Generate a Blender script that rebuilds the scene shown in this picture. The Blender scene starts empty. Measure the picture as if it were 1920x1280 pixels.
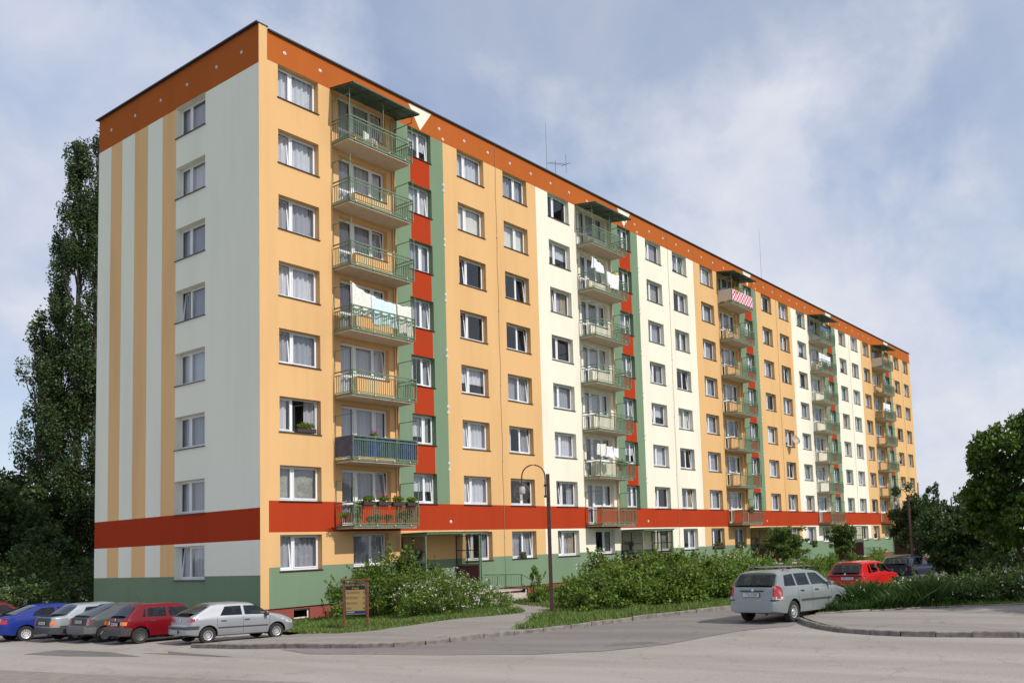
import bpy, bmesh, math, random
import numpy as np
from mathutils import Vector, Matrix
random.seed(7); RS=np.random.RandomState(7)
S=bpy.context.scene; COL=S.collection; R=math.radians
# ------------------------------------------------------------------ materials
MATS={}
def mat(name,col,rough=.8,var=.0,vscale=3.,bump=0.,bscale=60.,metal=0.,coat=0.,spec=.5,col2=None,detail=4.):
    if name in MATS: return MATS[name]
    m=bpy.data.materials.new(name); m.use_nodes=True; nt=m.node_tree; N=nt.nodes; L=nt.links
    b=N['Principled BSDF']; b.inputs['Roughness'].default_value=rough; b.inputs['Metallic'].default_value=metal
    b.inputs['Coat Weight'].default_value=coat; b.inputs['Specular IOR Level'].default_value=spec
    b.inputs['Base Color'].default_value=(*col,1)
    if var or col2:
        tc=N.new('ShaderNodeTexCoord'); n=N.new('ShaderNodeTexNoise'); n.inputs['Scale'].default_value=vscale; n.inputs['Detail'].default_value=detail
        L.new(tc.outputs['Object'],n.inputs['Vector'])
        r=N.new('ShaderNodeValToRGB'); r.color_ramp.elements[0].position=.3; r.color_ramp.elements[1].position=.7
        c2=col2 or tuple(min(1,c*(1+var)) for c in col)
        c1=col if col2 else tuple(c*(1-var) for c in col)
        r.color_ramp.elements[0].color=(*c1,1); r.color_ramp.elements[1].color=(*c2,1)
        L.new(n.outputs['Fac'],r.inputs['Fac']); L.new(r.outputs['Color'],b.inputs['Base Color'])
    if bump:
        tc=N.new('ShaderNodeTexCoord'); n=N.new('ShaderNodeTexNoise'); n.inputs['Scale'].default_value=bscale; n.inputs['Detail'].default_value=3
        L.new(tc.outputs['Object'],n.inputs['Vector']); bp=N.new('ShaderNodeBump'); bp.inputs['Strength'].default_value=bump; bp.inputs['Distance'].default_value=.02
        L.new(n.outputs['Fac'],bp.inputs['Height']); L.new(bp.outputs['Normal'],b.inputs['Normal'])
    MATS[name]=m; return m
def leafmat(name,c1,c2,c3=None,trans=.3):
    if name in MATS: return MATS[name]
    m=bpy.data.materials.new(name); m.use_nodes=True; nt=m.node_tree; N=nt.nodes; L=nt.links
    b=N['Principled BSDF']; out=N['Material Output']; b.inputs['Roughness'].default_value=.5; b.inputs['Specular IOR Level'].default_value=.35
    g=N.new('ShaderNodeNewGeometry'); r=N.new('ShaderNodeValToRGB')
    r.color_ramp.elements[0].color=(*c1,1); r.color_ramp.elements[1].color=(*c2,1)
    if c3: e=r.color_ramp.elements.new(.93); e.color=(*c2,1); r.color_ramp.elements[-1].color=(*c3,1)
    L.new(g.outputs['Random Per Island'],r.inputs['Fac']); L.new(r.outputs['Color'],b.inputs['Base Color'])
    t=N.new('ShaderNodeBsdfTranslucent'); L.new(r.outputs['Color'],t.inputs['Color'])
    mx=N.new('ShaderNodeMixShader'); mx.inputs[0].default_value=trans
    L.new(b.outputs[0],mx.inputs[1]); L.new(t.outputs[0],mx.inputs[2]); L.new(mx.outputs[0],out.inputs['Surface'])
    MATS[name]=m; return m
def stucco(name,col,dirt=.10):
    m=bpy.data.materials.new(name); m.use_nodes=True; nt=m.node_tree; N=nt.nodes; L=nt.links; b=N['Principled BSDF']
    b.inputs['Roughness'].default_value=.95; b.inputs['Specular IOR Level'].default_value=.04
    tc=N.new('ShaderNodeTexCoord')
    def nz(sc,det,vec=None):
        n=N.new('ShaderNodeTexNoise'); n.inputs['Scale'].default_value=sc; n.inputs['Detail'].default_value=det
        L.new(vec or tc.outputs['Object'],n.inputs['Vector']); return n.outputs['Fac']
    mp=N.new('ShaderNodeMapping'); mp.inputs['Scale'].default_value=(1,1,.25); L.new(tc.outputs['Object'],mp.inputs['Vector'])
    a=nz(.55,5,mp.outputs['Vector']); c=nz(26,3)
    ad=N.new('ShaderNodeMath'); ad.operation='MULTIPLY_ADD'; L.new(c,ad.inputs[0]); ad.inputs[1].default_value=.5; L.new(a,ad.inputs[2])
    mp2=N.new('ShaderNodeMapping'); mp2.inputs['Scale'].default_value=(3.5,3.5,.10); L.new(tc.outputs['Object'],mp2.inputs['Vector']); st=nz(1.0,6,mp2.outputs['Vector'])
    ad2=N.new('ShaderNodeMath'); ad2.operation='MULTIPLY_ADD'; L.new(st,ad2.inputs[0]); ad2.inputs[1].default_value=.40; L.new(ad.outputs[0],ad2.inputs[2]); ad=ad2
    r=N.new('ShaderNodeValToRGB'); r.color_ramp.elements[0].position=.55; r.color_ramp.elements[1].position=1.15
    r.color_ramp.elements[0].color=(*[v*(1-dirt) for v in col],1); r.color_ramp.elements[1].color=(*[min(1,v*(1+dirt*.7)) for v in col],1)
    L.new(ad.outputs[0],r.inputs['Fac']); L.new(r.outputs['Color'],b.inputs['Base Color'])
    bp=N.new('ShaderNodeBump'); bp.inputs['Strength'].default_value=.35; bp.inputs['Distance'].default_value=.012; L.new(nz(45,3),bp.inputs['Height']); L.new(bp.outputs['Normal'],b.inputs['Normal'])
    MATS[name]=m; return m
M_OR=stucco('render_orange',(.68,.42,.195)); M_CR=stucco('render_cream',(.80,.75,.62)); M_GW=stucco('render_white',(.83,.83,.71),.06)
M_TN=stucco('render_tan',(.78,.49,.24)); M_DO=stucco('render_dark_orange',(.42,.112,.027)); M_RD=stucco('render_red',(.385,.046,.016))
M_GR=stucco('render_green',(.18,.255,.165)); M_PL=stucco('render_plinth',(.27,.075,.06),.2); M_DG=stucco('render_dark_green',(.085,.155,.125))
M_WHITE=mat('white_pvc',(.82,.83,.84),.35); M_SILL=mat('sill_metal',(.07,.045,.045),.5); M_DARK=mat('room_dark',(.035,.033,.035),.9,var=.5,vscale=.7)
M_RAIL=mat('rail_green',(.13,.20,.12),.5,var=.15,vscale=8); M_SLAB=mat('slab_concrete',(.55,.45,.36),.9,var=.08,vscale=4,bump=.2)
M_COP=mat('coping_metal',(.035,.03,.035),.5); M_CANG=mat('canopy_green',(.06,.10,.07),.5,var=.25,vscale=5)
M_MAR=mat('maroon_panel',(.085,.022,.024),.7,var=.15,vscale=4); M_CONC=mat('concrete',(.42,.38,.33),.9,var=.15,vscale=6,bump=.3)
M_BLACK=mat('black_rubber',(.015,.015,.016),.75); M_TRIM=mat('grey_trim',(.05,.05,.055),.6); M_POST=mat('lamp_brown',(.06,.025,.02),.5,var=.2,vscale=10)
M_PIPE=mat('wire_grey',(.35,.25,.15),.6); M_PIPEW=mat('downpipe',(.70,.48,.26),.6)
def glassmat(name,tint=(1,1,1),refl=.5,base=.10):
    m=bpy.data.materials.new(name); m.use_nodes=True; nt=m.node_tree; N=nt.nodes; L=nt.links; out=N['Material Output']; N.remove(N['Principled BSDF'])
    t=N.new('ShaderNodeBsdfTransparent'); t.inputs[0].default_value=(*tint,1); g=N.new('ShaderNodeBsdfGlossy'); g.inputs['Roughness'].default_value=.02
    lw=N.new('ShaderNodeLayerWeight'); lw.inputs[0].default_value=.5; pw_=N.new('ShaderNodeMath'); pw_.operation='POWER'; pw_.inputs[1].default_value=4.5; L.new(lw.outputs['Facing'],pw_.inputs[0]); ma=N.new('ShaderNodeMath'); ma.operation='MULTIPLY_ADD'; ma.inputs[1].default_value=.88; ma.inputs[2].default_value=base; ma.use_clamp=True
    L.new(pw_.outputs[0],ma.inputs[0]); mx=N.new('ShaderNodeMixShader'); L.new(ma.outputs[0],mx.inputs[0]); L.new(t.outputs[0],mx.inputs[1]); L.new(g.outputs[0],mx.inputs[2]); L.new(mx.outputs[0],out.inputs['Surface'])
    MATS[name]=m; return m
M_GLASS=glassmat('window_glass',(.95,.96,.97),.38,.11); M_CGLASS=glassmat('car_glass',(.42,.47,.46),.28,.06); M_LGLASS=glassmat('lamp_glass',(.80,.77,.74),.30,.10)
M_PGLASS=glassmat('porch_glass',(.55,.55,.5),.35,.08)
def curtmat(name,c,holes,sc):
    m=bpy.data.materials.new(name); m.use_nodes=True; nt=m.node_tree; N=nt.nodes; L=nt.links; out=N['Material Output']; b=N['Principled BSDF']; b.inputs['Base Color'].default_value=(*c,1); b.inputs['Roughness'].default_value=.9
    tr=N.new('ShaderNodeBsdfTransparent'); mx=N.new('ShaderNodeMixShader'); tc=N.new('ShaderNodeTexCoord'); v=N.new('ShaderNodeTexVoronoi'); v.inputs['Scale'].default_value=sc
    L.new(tc.outputs['Object'],v.inputs['Vector']); r=N.new('ShaderNodeValToRGB'); r.color_ramp.elements[0].position=.25; r.color_ramp.elements[1].position=.55
    r.color_ramp.elements[0].color=(holes*.6,)*3+(1,); r.color_ramp.elements[1].color=(holes,)*3+(1,)
    L.new(v.outputs['Distance'],r.inputs['Fac']); L.new(r.outputs['Color'],mx.inputs[0]); L.new(b.outputs[0],mx.inputs[1]); L.new(tr.outputs[0],mx.inputs[2]); L.new(mx.outputs[0],out.inputs['Surface'])
    MATS[name]=m; return m
CURT=[curtmat('lace_white',(.62,.63,.67),.06,14),curtmat('lace_grey',(.46,.47,.52),.28,22),curtmat('lace_pattern',(.46,.46,.42),.38,9),curtmat('blind_cream',(.68,.67,.62),.02,3),curtmat('curtain_warm',(.42,.33,.24),.05,11),curtmat('curtain_green',(.26,.32,.26),.08,11)]
# ------------------------------------------------------------------ mesh builder
M_CARG=mat('car_window_glass',(.035,.042,.042),.03,coat=.0,spec=.9)
class MB:
    def __init__(s): s.v=[]; s.f=[]; s.m=[]; s.mats=[]
    def mi(s,m):
        if m not in s.mats: s.mats.append(m)
        return s.mats.index(m)
    def quad(s,pts,m):
        n=len(s.v); s.v+= [tuple(p) for p in pts]; s.f.append(tuple(range(n,n+len(pts)))); s.m.append(s.mi(m))
    def box(s,a,b,m):
        x0,y0,z0=[min(p,q) for p,q in zip(a,b)]; x1,y1,z1=[max(p,q) for p,q in zip(a,b)]
        n=len(s.v); s.v+=[(x0,y0,z0),(x1,y0,z0),(x1,y1,z0),(x0,y1,z0),(x0,y0,z1),(x1,y0,z1),(x1,y1,z1),(x0,y1,z1)]
        i=s.mi(m)
        for f in ((0,3,2,1),(4,5,6,7),(0,1,5,4),(1,2,6,5),(2,3,7,6),(3,0,4,7)): s.f.append(tuple(n+k for k in f)); s.m.append(i)
    def tube(s,pts,r,m,n=6,r2=None,cap=True):
        pts=[Vector(p) for p in pts]; base=len(s.v); i=s.mi(m); K=len(pts)
        up=None
        for k,p in enumerate(pts):
            d=(pts[min(k+1,K-1)]-pts[max(k-1,0)]).normalized()
            if up is None:
                up=Vector((0,0,1)) if abs(d.z)<.9 else Vector((1,0,0))
            a=d.cross(up).normalized(); b=d.cross(a).normalized(); up=b.cross(d) if False else up
            rr=r if r2 is None else r+(r2-r)*k/max(1,K-1)
            for j in range(n):
                t=2*math.pi*j/n; s.v.append(tuple(p+a*(rr*math.cos(t))+b*(rr*math.sin(t))))
        for k in range(K-1):
            for j in range(n):
                q=(j+1)%n; s.f.append((base+k*n+j,base+k*n+q,base+(k+1)*n+q,base+(k+1)*n+j)); s.m.append(i)
        if cap:
            s.f.append(tuple(base+j for j in range(n))[::-1]); s.m.append(i); s.f.append(tuple(base+(K-1)*n+j for j in range(n))); s.m.append(i)
    def lathe(s,prof,m,n=24,c=(0,0,0),axis='z'):
        base=len(s.v); i=s.mi(m)
        for (r,z) in prof:
            for j in range(n):
                t=2*math.pi*j/n; p=(r*math.cos(t),r*math.sin(t),z)
                if axis=='y': p=(p[0],z,p[1])
                s.v.append((c[0]+p[0],c[1]+p[1],c[2]+p[2]))
        for k in range(len(prof)-1):
            for j in range(n):
                q=(j+1)%n; s.f.append((base+k*n+j,base+k*n+q,base+(k+1)*n+q,base+(k+1)*n+j)); s.m.append(i)
    def add(s,o,mtx):
        n=len(s.v); s.v+=[tuple(mtx@Vector(p)) for p in o.v]
        mp=[s.mi(m) for m in o.mats]
        s.f+=[tuple(n+k for k in f) for f in o.f]; s.m+=[mp[k] for k in o.m]
    def mesh(s,name,smooth=None):
        me=bpy.data.meshes.new(name); me.from_pydata(s.v,[],s.f)
        for m in s.mats: me.materials.append(m)
        me.polygons.foreach_set('material_index',s.m); 
        if smooth is not None:
            me.polygons.foreach_set('use_smooth',[True]*len(s.f)); me.update(); me.set_sharp_from_angle(angle=R(smooth))
        me.update(); return me
    def obj(s,name,parent=None,smooth=None,loc=None,rz=0):
        return link(name,s.mesh(name,smooth),parent,loc,rz)
def link(name,me,parent=None,loc=None,rz=0):
    o=bpy.data.objects.new(name,me); COL.objects.link(o)
    if parent: o.parent=parent
    if loc is not None: o.location=loc
    if rz: o.rotation_euler=(0,0,rz)
    return o
def tag(o,label,cat=None,group=None,kind=None):
    if label: o['label']=label
    if cat: o['category']=cat
    if group: o['group']=group
    if kind: o['kind']=kind
    return o
def thing(name,label,cat,loc=(0,0,0),rz=0,group=None):
    o=link(name,None,None,loc,rz); return tag(o,label,cat,group)
def struct(o): o['kind']='structure'; return o
# ------------------------------------------------------------------ ground height
GP=np.array([(-5.6,-4,-.19),(-1.6,-4,-.3),(.5,0,-.21),(-5.4,3,-.2),(-1.8,3,-.3),(-6,9,-.2),(-12,-5,-.16),(-4,-11,-.15),(0,-12.5,-.08),(4.3,-11,0),(10,0,-.12),(16,0,-.08),
 (3,-20,.08),(-8,-20,-.05),(-16,-28,0),(8,-15,.03),(14,-18.5,.16),(25,-12,.1),(38,0,.05),(60,0,.1),(88,0,.2),(30,-22,.1),(70,-30,.2),(-40,-10,-.2),(-20,30,-.3),(30,40,-.3),(0,80,-.4),(150,0,.3),(0,-60,0),(0,-120,0),(-120,0,0),(200,-200,0),(9.5,-25,.1)])
def gz(x,y):
    d=(GP[:,0]-x)**2+(GP[:,1]-y)**2+2.5; w=d**-1.8; return float((w*GP[:,2]).sum()/w.sum())
def sheet(name,poly,off,m,step=1.0,parent=None,skirt=0):
    bm=bmesh.new(); vs=[bm.verts.new((x,y,0)) for x,y in poly]; bm.faces.new(vs)
    xs=[p[0] for p in poly]; ys=[p[1] for p in poly]
    for ax,lo,hi in ((0,min(xs),max(xs)),(1,min(ys),max(ys))):
        v=math.ceil(lo/step)*step+.013
        while v<hi:
            co=[0,0,0]; no=[0,0,0]; co[ax]=v; no[ax]=1
            bmesh.ops.bisect_plane(bm,geom=bm.verts[:]+bm.edges[:]+bm.faces[:],plane_co=co,plane_no=no); v+=step
    for v in bm.verts: v.co.z=gz(v.co.x,v.co.y)+off
    bmesh.ops.recalc_face_normals(bm,faces=bm.faces[:])
    if sum(f.normal.z for f in bm.faces)<0: bmesh.ops.reverse_faces(bm,faces=bm.faces[:])
    if skirt:
        ed=[e for e in bm.edges if e.is_boundary]; r=bmesh.ops.extrude_edge_only(bm,edges=ed)
        for g in r['geom']:
            if isinstance(g,bmesh.types.BMVert): g.co.z-=skirt
    me=bpy.data.meshes.new(name); bm.to_mesh(me); bm.free(); me.materials.append(m); o=link(name,me,parent); return o
def smoothpoly(pts,n=6):
    out=[]; P=[Vector((*p,0)) for p in pts]
    for i in range(len(P)-1):
        p0=P[max(i-1,0)];p1=P[i];p2=P[i+1];p3=P[min(i+2,len(P)-1)]
        for k in range(n):
            t=k/n; q=.5*((2*p1)+(-p0+p2)*t+(2*p0-5*p1+4*p2-p3)*t*t+(-p0+3*p1-3*p2+p3)*t**3); out.append((q.x,q.y))
    out.append(tuple(pts[-1])); return out
M_GND=mat('meadow_ground',(.06,.10,.03),.95,col2=(.10,.13,.045),vscale=1.2,bump=.5,bscale=20)
def roadmat(name,c1,c2,crack=.6,sc=.35):
    m=bpy.data.materials.new(name); m.use_nodes=True; nt=m.node_tree; N=nt.nodes; L=nt.links; b=N['Principled BSDF']; b.inputs['Roughness'].default_value=.9; b.inputs['Specular IOR Level'].default_value=.25
    tc=N.new('ShaderNodeTexCoord')
    def nz(s,d,v=None,dist=0):
        n=N.new('ShaderNodeTexNoise'); n.inputs['Scale'].default_value=s; n.inputs['Detail'].default_value=d; n.inputs['Distortion'].default_value=dist; L.new(v or tc.outputs['Object'],n.inputs['Vector']); return n.outputs['Fac']
    mp=N.new('ShaderNodeMapping'); mp.inputs['Scale'].default_value=(1.4,.22,1); mp.inputs['Rotation'].default_value=(0,0,R(-8)); L.new(tc.outputs['Object'],mp.inputs['Vector'])
    big=nz(sc,6,mp.outputs['Vector'],.6); fine=nz(38,4); 
    r=N.new('ShaderNodeValToRGB'); r.color_ramp.elements[0].position=.35; r.color_ramp.elements[1].position=.65; r.color_ramp.elements[0].color=(*c1,1); r.color_ramp.elements[1].color=(*c2,1); L.new(big,r.inputs['Fac'])
    r2=N.new('ShaderNodeValToRGB'); r2.color_ramp.elements[0].position=.3; r2.color_ramp.elements[1].position=.7; r2.color_ramp.elements[0].color=(.72,.72,.72,1); r2.color_ramp.elements[1].color=(1.2,1.2,1.2,1); L.new(fine,r2.inputs['Fac'])
    mu=N.new('ShaderNodeMixRGB'); mu.blend_type='MULTIPLY'; mu.inputs[0].default_value=.8; L.new(r.outputs[0],mu.inputs[1]); L.new(r2.outputs[0],mu.inputs[2])
    v=N.new('ShaderNodeTexVoronoi'); v.feature='DISTANCE_TO_EDGE'; v.inputs['Scale'].default_value=.33
    nv=N.new('ShaderNodeTexNoise'); nv.inputs['Scale'].default_value=1.6; nv.inputs['Detail'].default_value=6; L.new(tc.outputs['Object'],nv.inputs['Vector'])
    av=N.new('ShaderNodeMixRGB'); av.blend_type='ADD'; av.inputs[0].default_value=1.3; L.new(tc.outputs['Object'],av.inputs[1]); L.new(nv.outputs['Color'],av.inputs[2]); L.new(av.outputs[0],v.inputs['Vector'])
    cr=N.new('ShaderNodeValToRGB'); cr.color_ramp.elements[0].position=.002; cr.color_ramp.elements[1].position=.011; cr.color_ramp.elements[0].color=(crack,crack,crack,1); cr.color_ramp.elements[1].color=(1,1,1,1); L.new(v.outputs['Distance'],cr.inputs['Fac'])
    m2=N.new('ShaderNodeMixRGB'); m2.blend_type='MULTIPLY'; m2.inputs[0].default_value=1; L.new(mu.outputs[0],m2.inputs[1]); L.new(cr.outputs[0],m2.inputs[2]); L.new(m2.outputs[0],b.inputs['Base Color'])
    bp=N.new('ShaderNodeBump'); bp.inputs['Strength'].default_value=.5; bp.inputs['Distance'].default_value=.01; L.new(fine,bp.inputs['Height']); L.new(bp.outputs[0],b.inputs['Normal'])
    MATS[name]=m; return m
M_ROAD=roadmat('road_asphalt',(.275,.247,.22),(.36,.325,.295),.84); M_SIDE=roadmat('side_asphalt',(.175,.16,.15),(.225,.207,.193),.8,.5); M_PAVE=roadmat('pavement_asphalt',(.225,.205,.185),(.30,.275,.25),.72,.6)
M_PATCH=roadmat('patch_asphalt',(.13,.12,.115),(.16,.15,.14),.8,.8)
def brickmat():
    m=bpy.data.materials.new('block_paving'); m.use_nodes=True; nt=m.node_tree; N=nt.nodes; L=nt.links; b=N['Principled BSDF']; b.inputs['Roughness'].default_value=.9
    tc=N.new('ShaderNodeTexCoord'); br=N.new('ShaderNodeTexBrick'); br.inputs['Scale'].default_value=2.4; br.inputs['Color1'].default_value=(.20,.175,.15,1); br.inputs['Color2'].default_value=(.27,.235,.205,1); br.inputs['Mortar'].default_value=(.11,.10,.085,1); br.inputs['Mortar Size'].default_value=.012
    L.new(tc.outputs['Object'],br.inputs['Vector']); L.new(br.outputs['Color'],b.inputs['Base Color']); return m
M_BRICK=brickmat()
# the terrain sheet reaches the horizon
def terrain():
    xs=[-900,-400,-180,-90,-50,-30]+[x for x in range(-24,45,2)]+[50,58,66,76,90,110,150,220,400,900]; ys=[-900,-400,-180,-90,-55]+[y for y in range(-44,30,2)]+[34,42,55,75,110,180,400,900]
    mb=MB(); i=mb.mi(M_GND)
    for y in ys:
        for x in xs: mb.v.append((x,y,gz(x,y)-.03))
    n=len(xs)
    for a in range(len(ys)-1):
        for b in range(n-1): k=a*n+b; mb.f.append((k,k+1,k+n+1,k+n)); mb.m.append(i)
    struct(mb.obj('ground'))
terrain()
KERB_L=smoothpoly([(-5.45,-4.8),(-4.7,-8.5),(-3.95,-11.0),(-3.0,-12.3),(-1.2,-13.2),(.7,-13.9),(3.0,-14.75),(5.4,-15.6),(7.9,-16.3)])
KERB_L2=smoothpoly([(7.9,-16.3),(12,-16.6),(20,-15.2),(34,-12.5),(60,-11)],3)
KERB_I=smoothpoly([(12,-20.9),(7.5,-20.4),(4.4,-20.35),(3.35,-20.9),(2.0,-21.9),(1.15,-23.0),(.85,-24.7),(1.3,-27),(2.2,-31),(3.5,-40)])
rd=[(-60,-70),(3.5,-70)]+[p for p in reversed(KERB_I)][0:]+[(30,-21.5),(60,-20),(60,-11)]+[p for p in reversed(KERB_L2)][1:]+[p for p in reversed(KERB_L)][1:]+[(-1.2,-4.6),(-1.2,30),(-60,30)]
# de-duplicate neighbours
def dd(p): return [q for i,q in enumerate(p) if (Vector(q)-Vector(p[i-1])).length>1e-4]
struct(sheet('road',dd(rd),0.0,M_ROAD,1.5))
struct(sheet('side_road',dd([(-5.5,-10.6),(-5.0,-12.5),(-4.6,-15),(-4.1,-17.3),(-3.2,-18.7),(-1.9,-19.7),(.9,-20.3),(2.3,-21.1),(3.1,-20.9),(3.9,-20.45),(4.5,-20.25),(7.5,-20.3),(12,-20.8),(30,-21.4),(59,-19.9),(59,-11.2),(34,-12.7),(20,-15.35),(12,-16.75),(7.9,-16.45),(5.4,-15.75),(3.0,-14.9),(.7,-14.05),(-1.2,-13.35),(-3.05,-12.45),(-4.0,-11.15),(-4.2,-10.4),(-5.0,-8.6)]),.007,M_SIDE,1.5))
struct(sheet('block_paving',[(-60,30),(-12.4,20),(-11.2,2),(-10.55,-5),(-9.6,-11),(-9.1,-15.5),(-9.4,-19),(-11,-30),(-60,-60)],.004,M_BRICK,2))
struct(sheet('asphalt_patch',[(-8.4,-.6),(-8.2,-3.0),(-7.4,-5.6),(-7.1,-3.2),(-7.3,-.4)],.006,M_PATCH,1))
struct(sheet('asphalt_patch',[(-6.9,-4.6),(-6.75,-6.8),(-6.6,-8.9),(-6.45,-7.5),(-6.3,-5.0),(-6.62,-5.6)],.006,M_PATCH,1))
struct(sheet('asphalt_patch',[(-2.5,-18.2),(-2.1,-19.1),(-1.7,-19.4),(-1.55,-18.9),(-1.9,-18.1)],.009,M_PATCH,1))
# pavement, left corner (raised)
LAWN_N=smoothpoly([(-1.1,-4.3),(-.7,-6.2),(-.3,-7.0),(1.2,-7.5),(2.6,-8.2),(3.4,-9.1),(5.2,-9.0),(8,-5.0),(9.2,-3.2)],4)
LAWN_T=smoothpoly([(10.6,-3.2),(9.0,-5.6),(6.4,-9.5),(3.6,-10.9),(1.6,-12.1),(.1,-13.05),(.9,-13.7)],4)
pv=[p for p in KERB_L if p[0]<1.0]+[(.9,-13.95)]+[p for p in reversed(LAWN_T)]+[p for p in reversed(LAWN_N)]+[(-2.2,-4.55)]
struct(sheet('pavement',dd(pv),.095,M_PAVE,1,skirt=.12))
# island pavement
PI=smoothpoly([(3.75,-20.85),(2.2,-22.05),(1.35,-23.1),(1.05,-24.7),(1.5,-27),(2.4,-31),(3.7,-40)])
GI=smoothpoly([(8.6,-36),(9.6,-30.5),(9.3,-27.2),(8.3,-25.0),(7.2,-23.5),(6.2,-22.2),(5.4,-21.4),(4.8,-20.75)])
struct(sheet('pavement',dd(PI+[(7,-40)]+GI+[(4.4,-20.5)]),.10,M_PAVE,1,skirt=.13))
def kerb(name,pts,w=.13,h=.13,seg=.9):
    mb=MB(); m=mat('kerb_stone',(.20,.175,.155),.9,var=.35,vscale=5,bump=.6,bscale=25)
    P=[Vector((x,y,0)) for x,y in pts]; tot=[0]
    for a,b in zip(P,P[1:]): tot.append(tot[-1]+(b-a).length)
    def at(s):
        for i in range(len(P)-1):
            if s<=tot[i+1]: return P[i].lerp(P[i+1],(s-tot[i])/max(1e-6,tot[i+1]-tot[i]))
        return P[-1]
    s=0; rr=random.Random(3)
    while s<tot[-1]-.2:
        L=seg*(.75+rr.random()*.5); a=at(s+.012); b=at(min(tot[-1],s+L-.012)); d=(b-a).normalized(); n=Vector((-d.y,d.x,0)); j=(rr.random()-.5)*.035; hh=h+(rr.random()-.5)*.03
        c=[]
        K=3
        for k in range(K+1):
            q=a.lerp(b,k/K); z=gz(q.x,q.y)
            for (o,dz) in ((-w/2,-.05),(-w/2,hh-.02),(-w/2+.02,hh),(w/2-.02,hh),(w/2,hh-.02),(w/2,-.05)): c.append(tuple(q+n*(o+j)+Vector((0,0,z+dz+(rr.random()-.5)*.012))))
        n0=len(mb.v); mb.v+=c; i=mb.mi(m)
        for k in range(K):
            for e in range(5): mb.f.append((n0+k*6+e,n0+k*6+e+1,n0+(k+1)*6+e+1,n0+(k+1)*6+e)); mb.m.append(i)
        mb.f.append(tuple(n0+e for e in range(6))); mb.m.append(i); mb.f.append(tuple(n0+K*6+e for e in range(5,-1,-1))); mb.m.append(i)
        s+=L
    return struct(mb.obj(name))
kerb('kerb',KERB_L+KERB_L2[1:]); kerb('kerb',KERB_I); kerb('kerb',GI,.1,.15)
# ------------------------------------------------------------------ the building
B=thing('apartment_building','long eight storey apartment block painted orange, cream, red and green with stacked balconies','building')
S0=[-.1,17.5,35.22,52.7,70.0]; SC=[M_OR,M_CR,M_OR,M_CR,M_OR]; BND=[0,17.41,35.22,52.54,70.29,87.6]
Z0=1.898; HW=1.436; ROOF=24.17; ZS=lambda k: Z0+2.8*(k-1); DZL=-.278; DEP=13.4
def secof(x):
    for i in range(5):
        if x<BND[i+1]: return i
    return 4
def wcol(x,z,ccl=None):
    if x<.38: return M_OR
    i=secof(x); o=x-S0[i]
    if z<.443: return M_PL
    if z<2.058: return M_GR
    if z<3.44: return SC[i]
    if z<4.70: return M_RD
    if z>22.895: return M_DO
    if 7.2<o<10.32:
        if 8.15<o<9.4: return M_RD
        return M_GR
    return SC[i]
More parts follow.
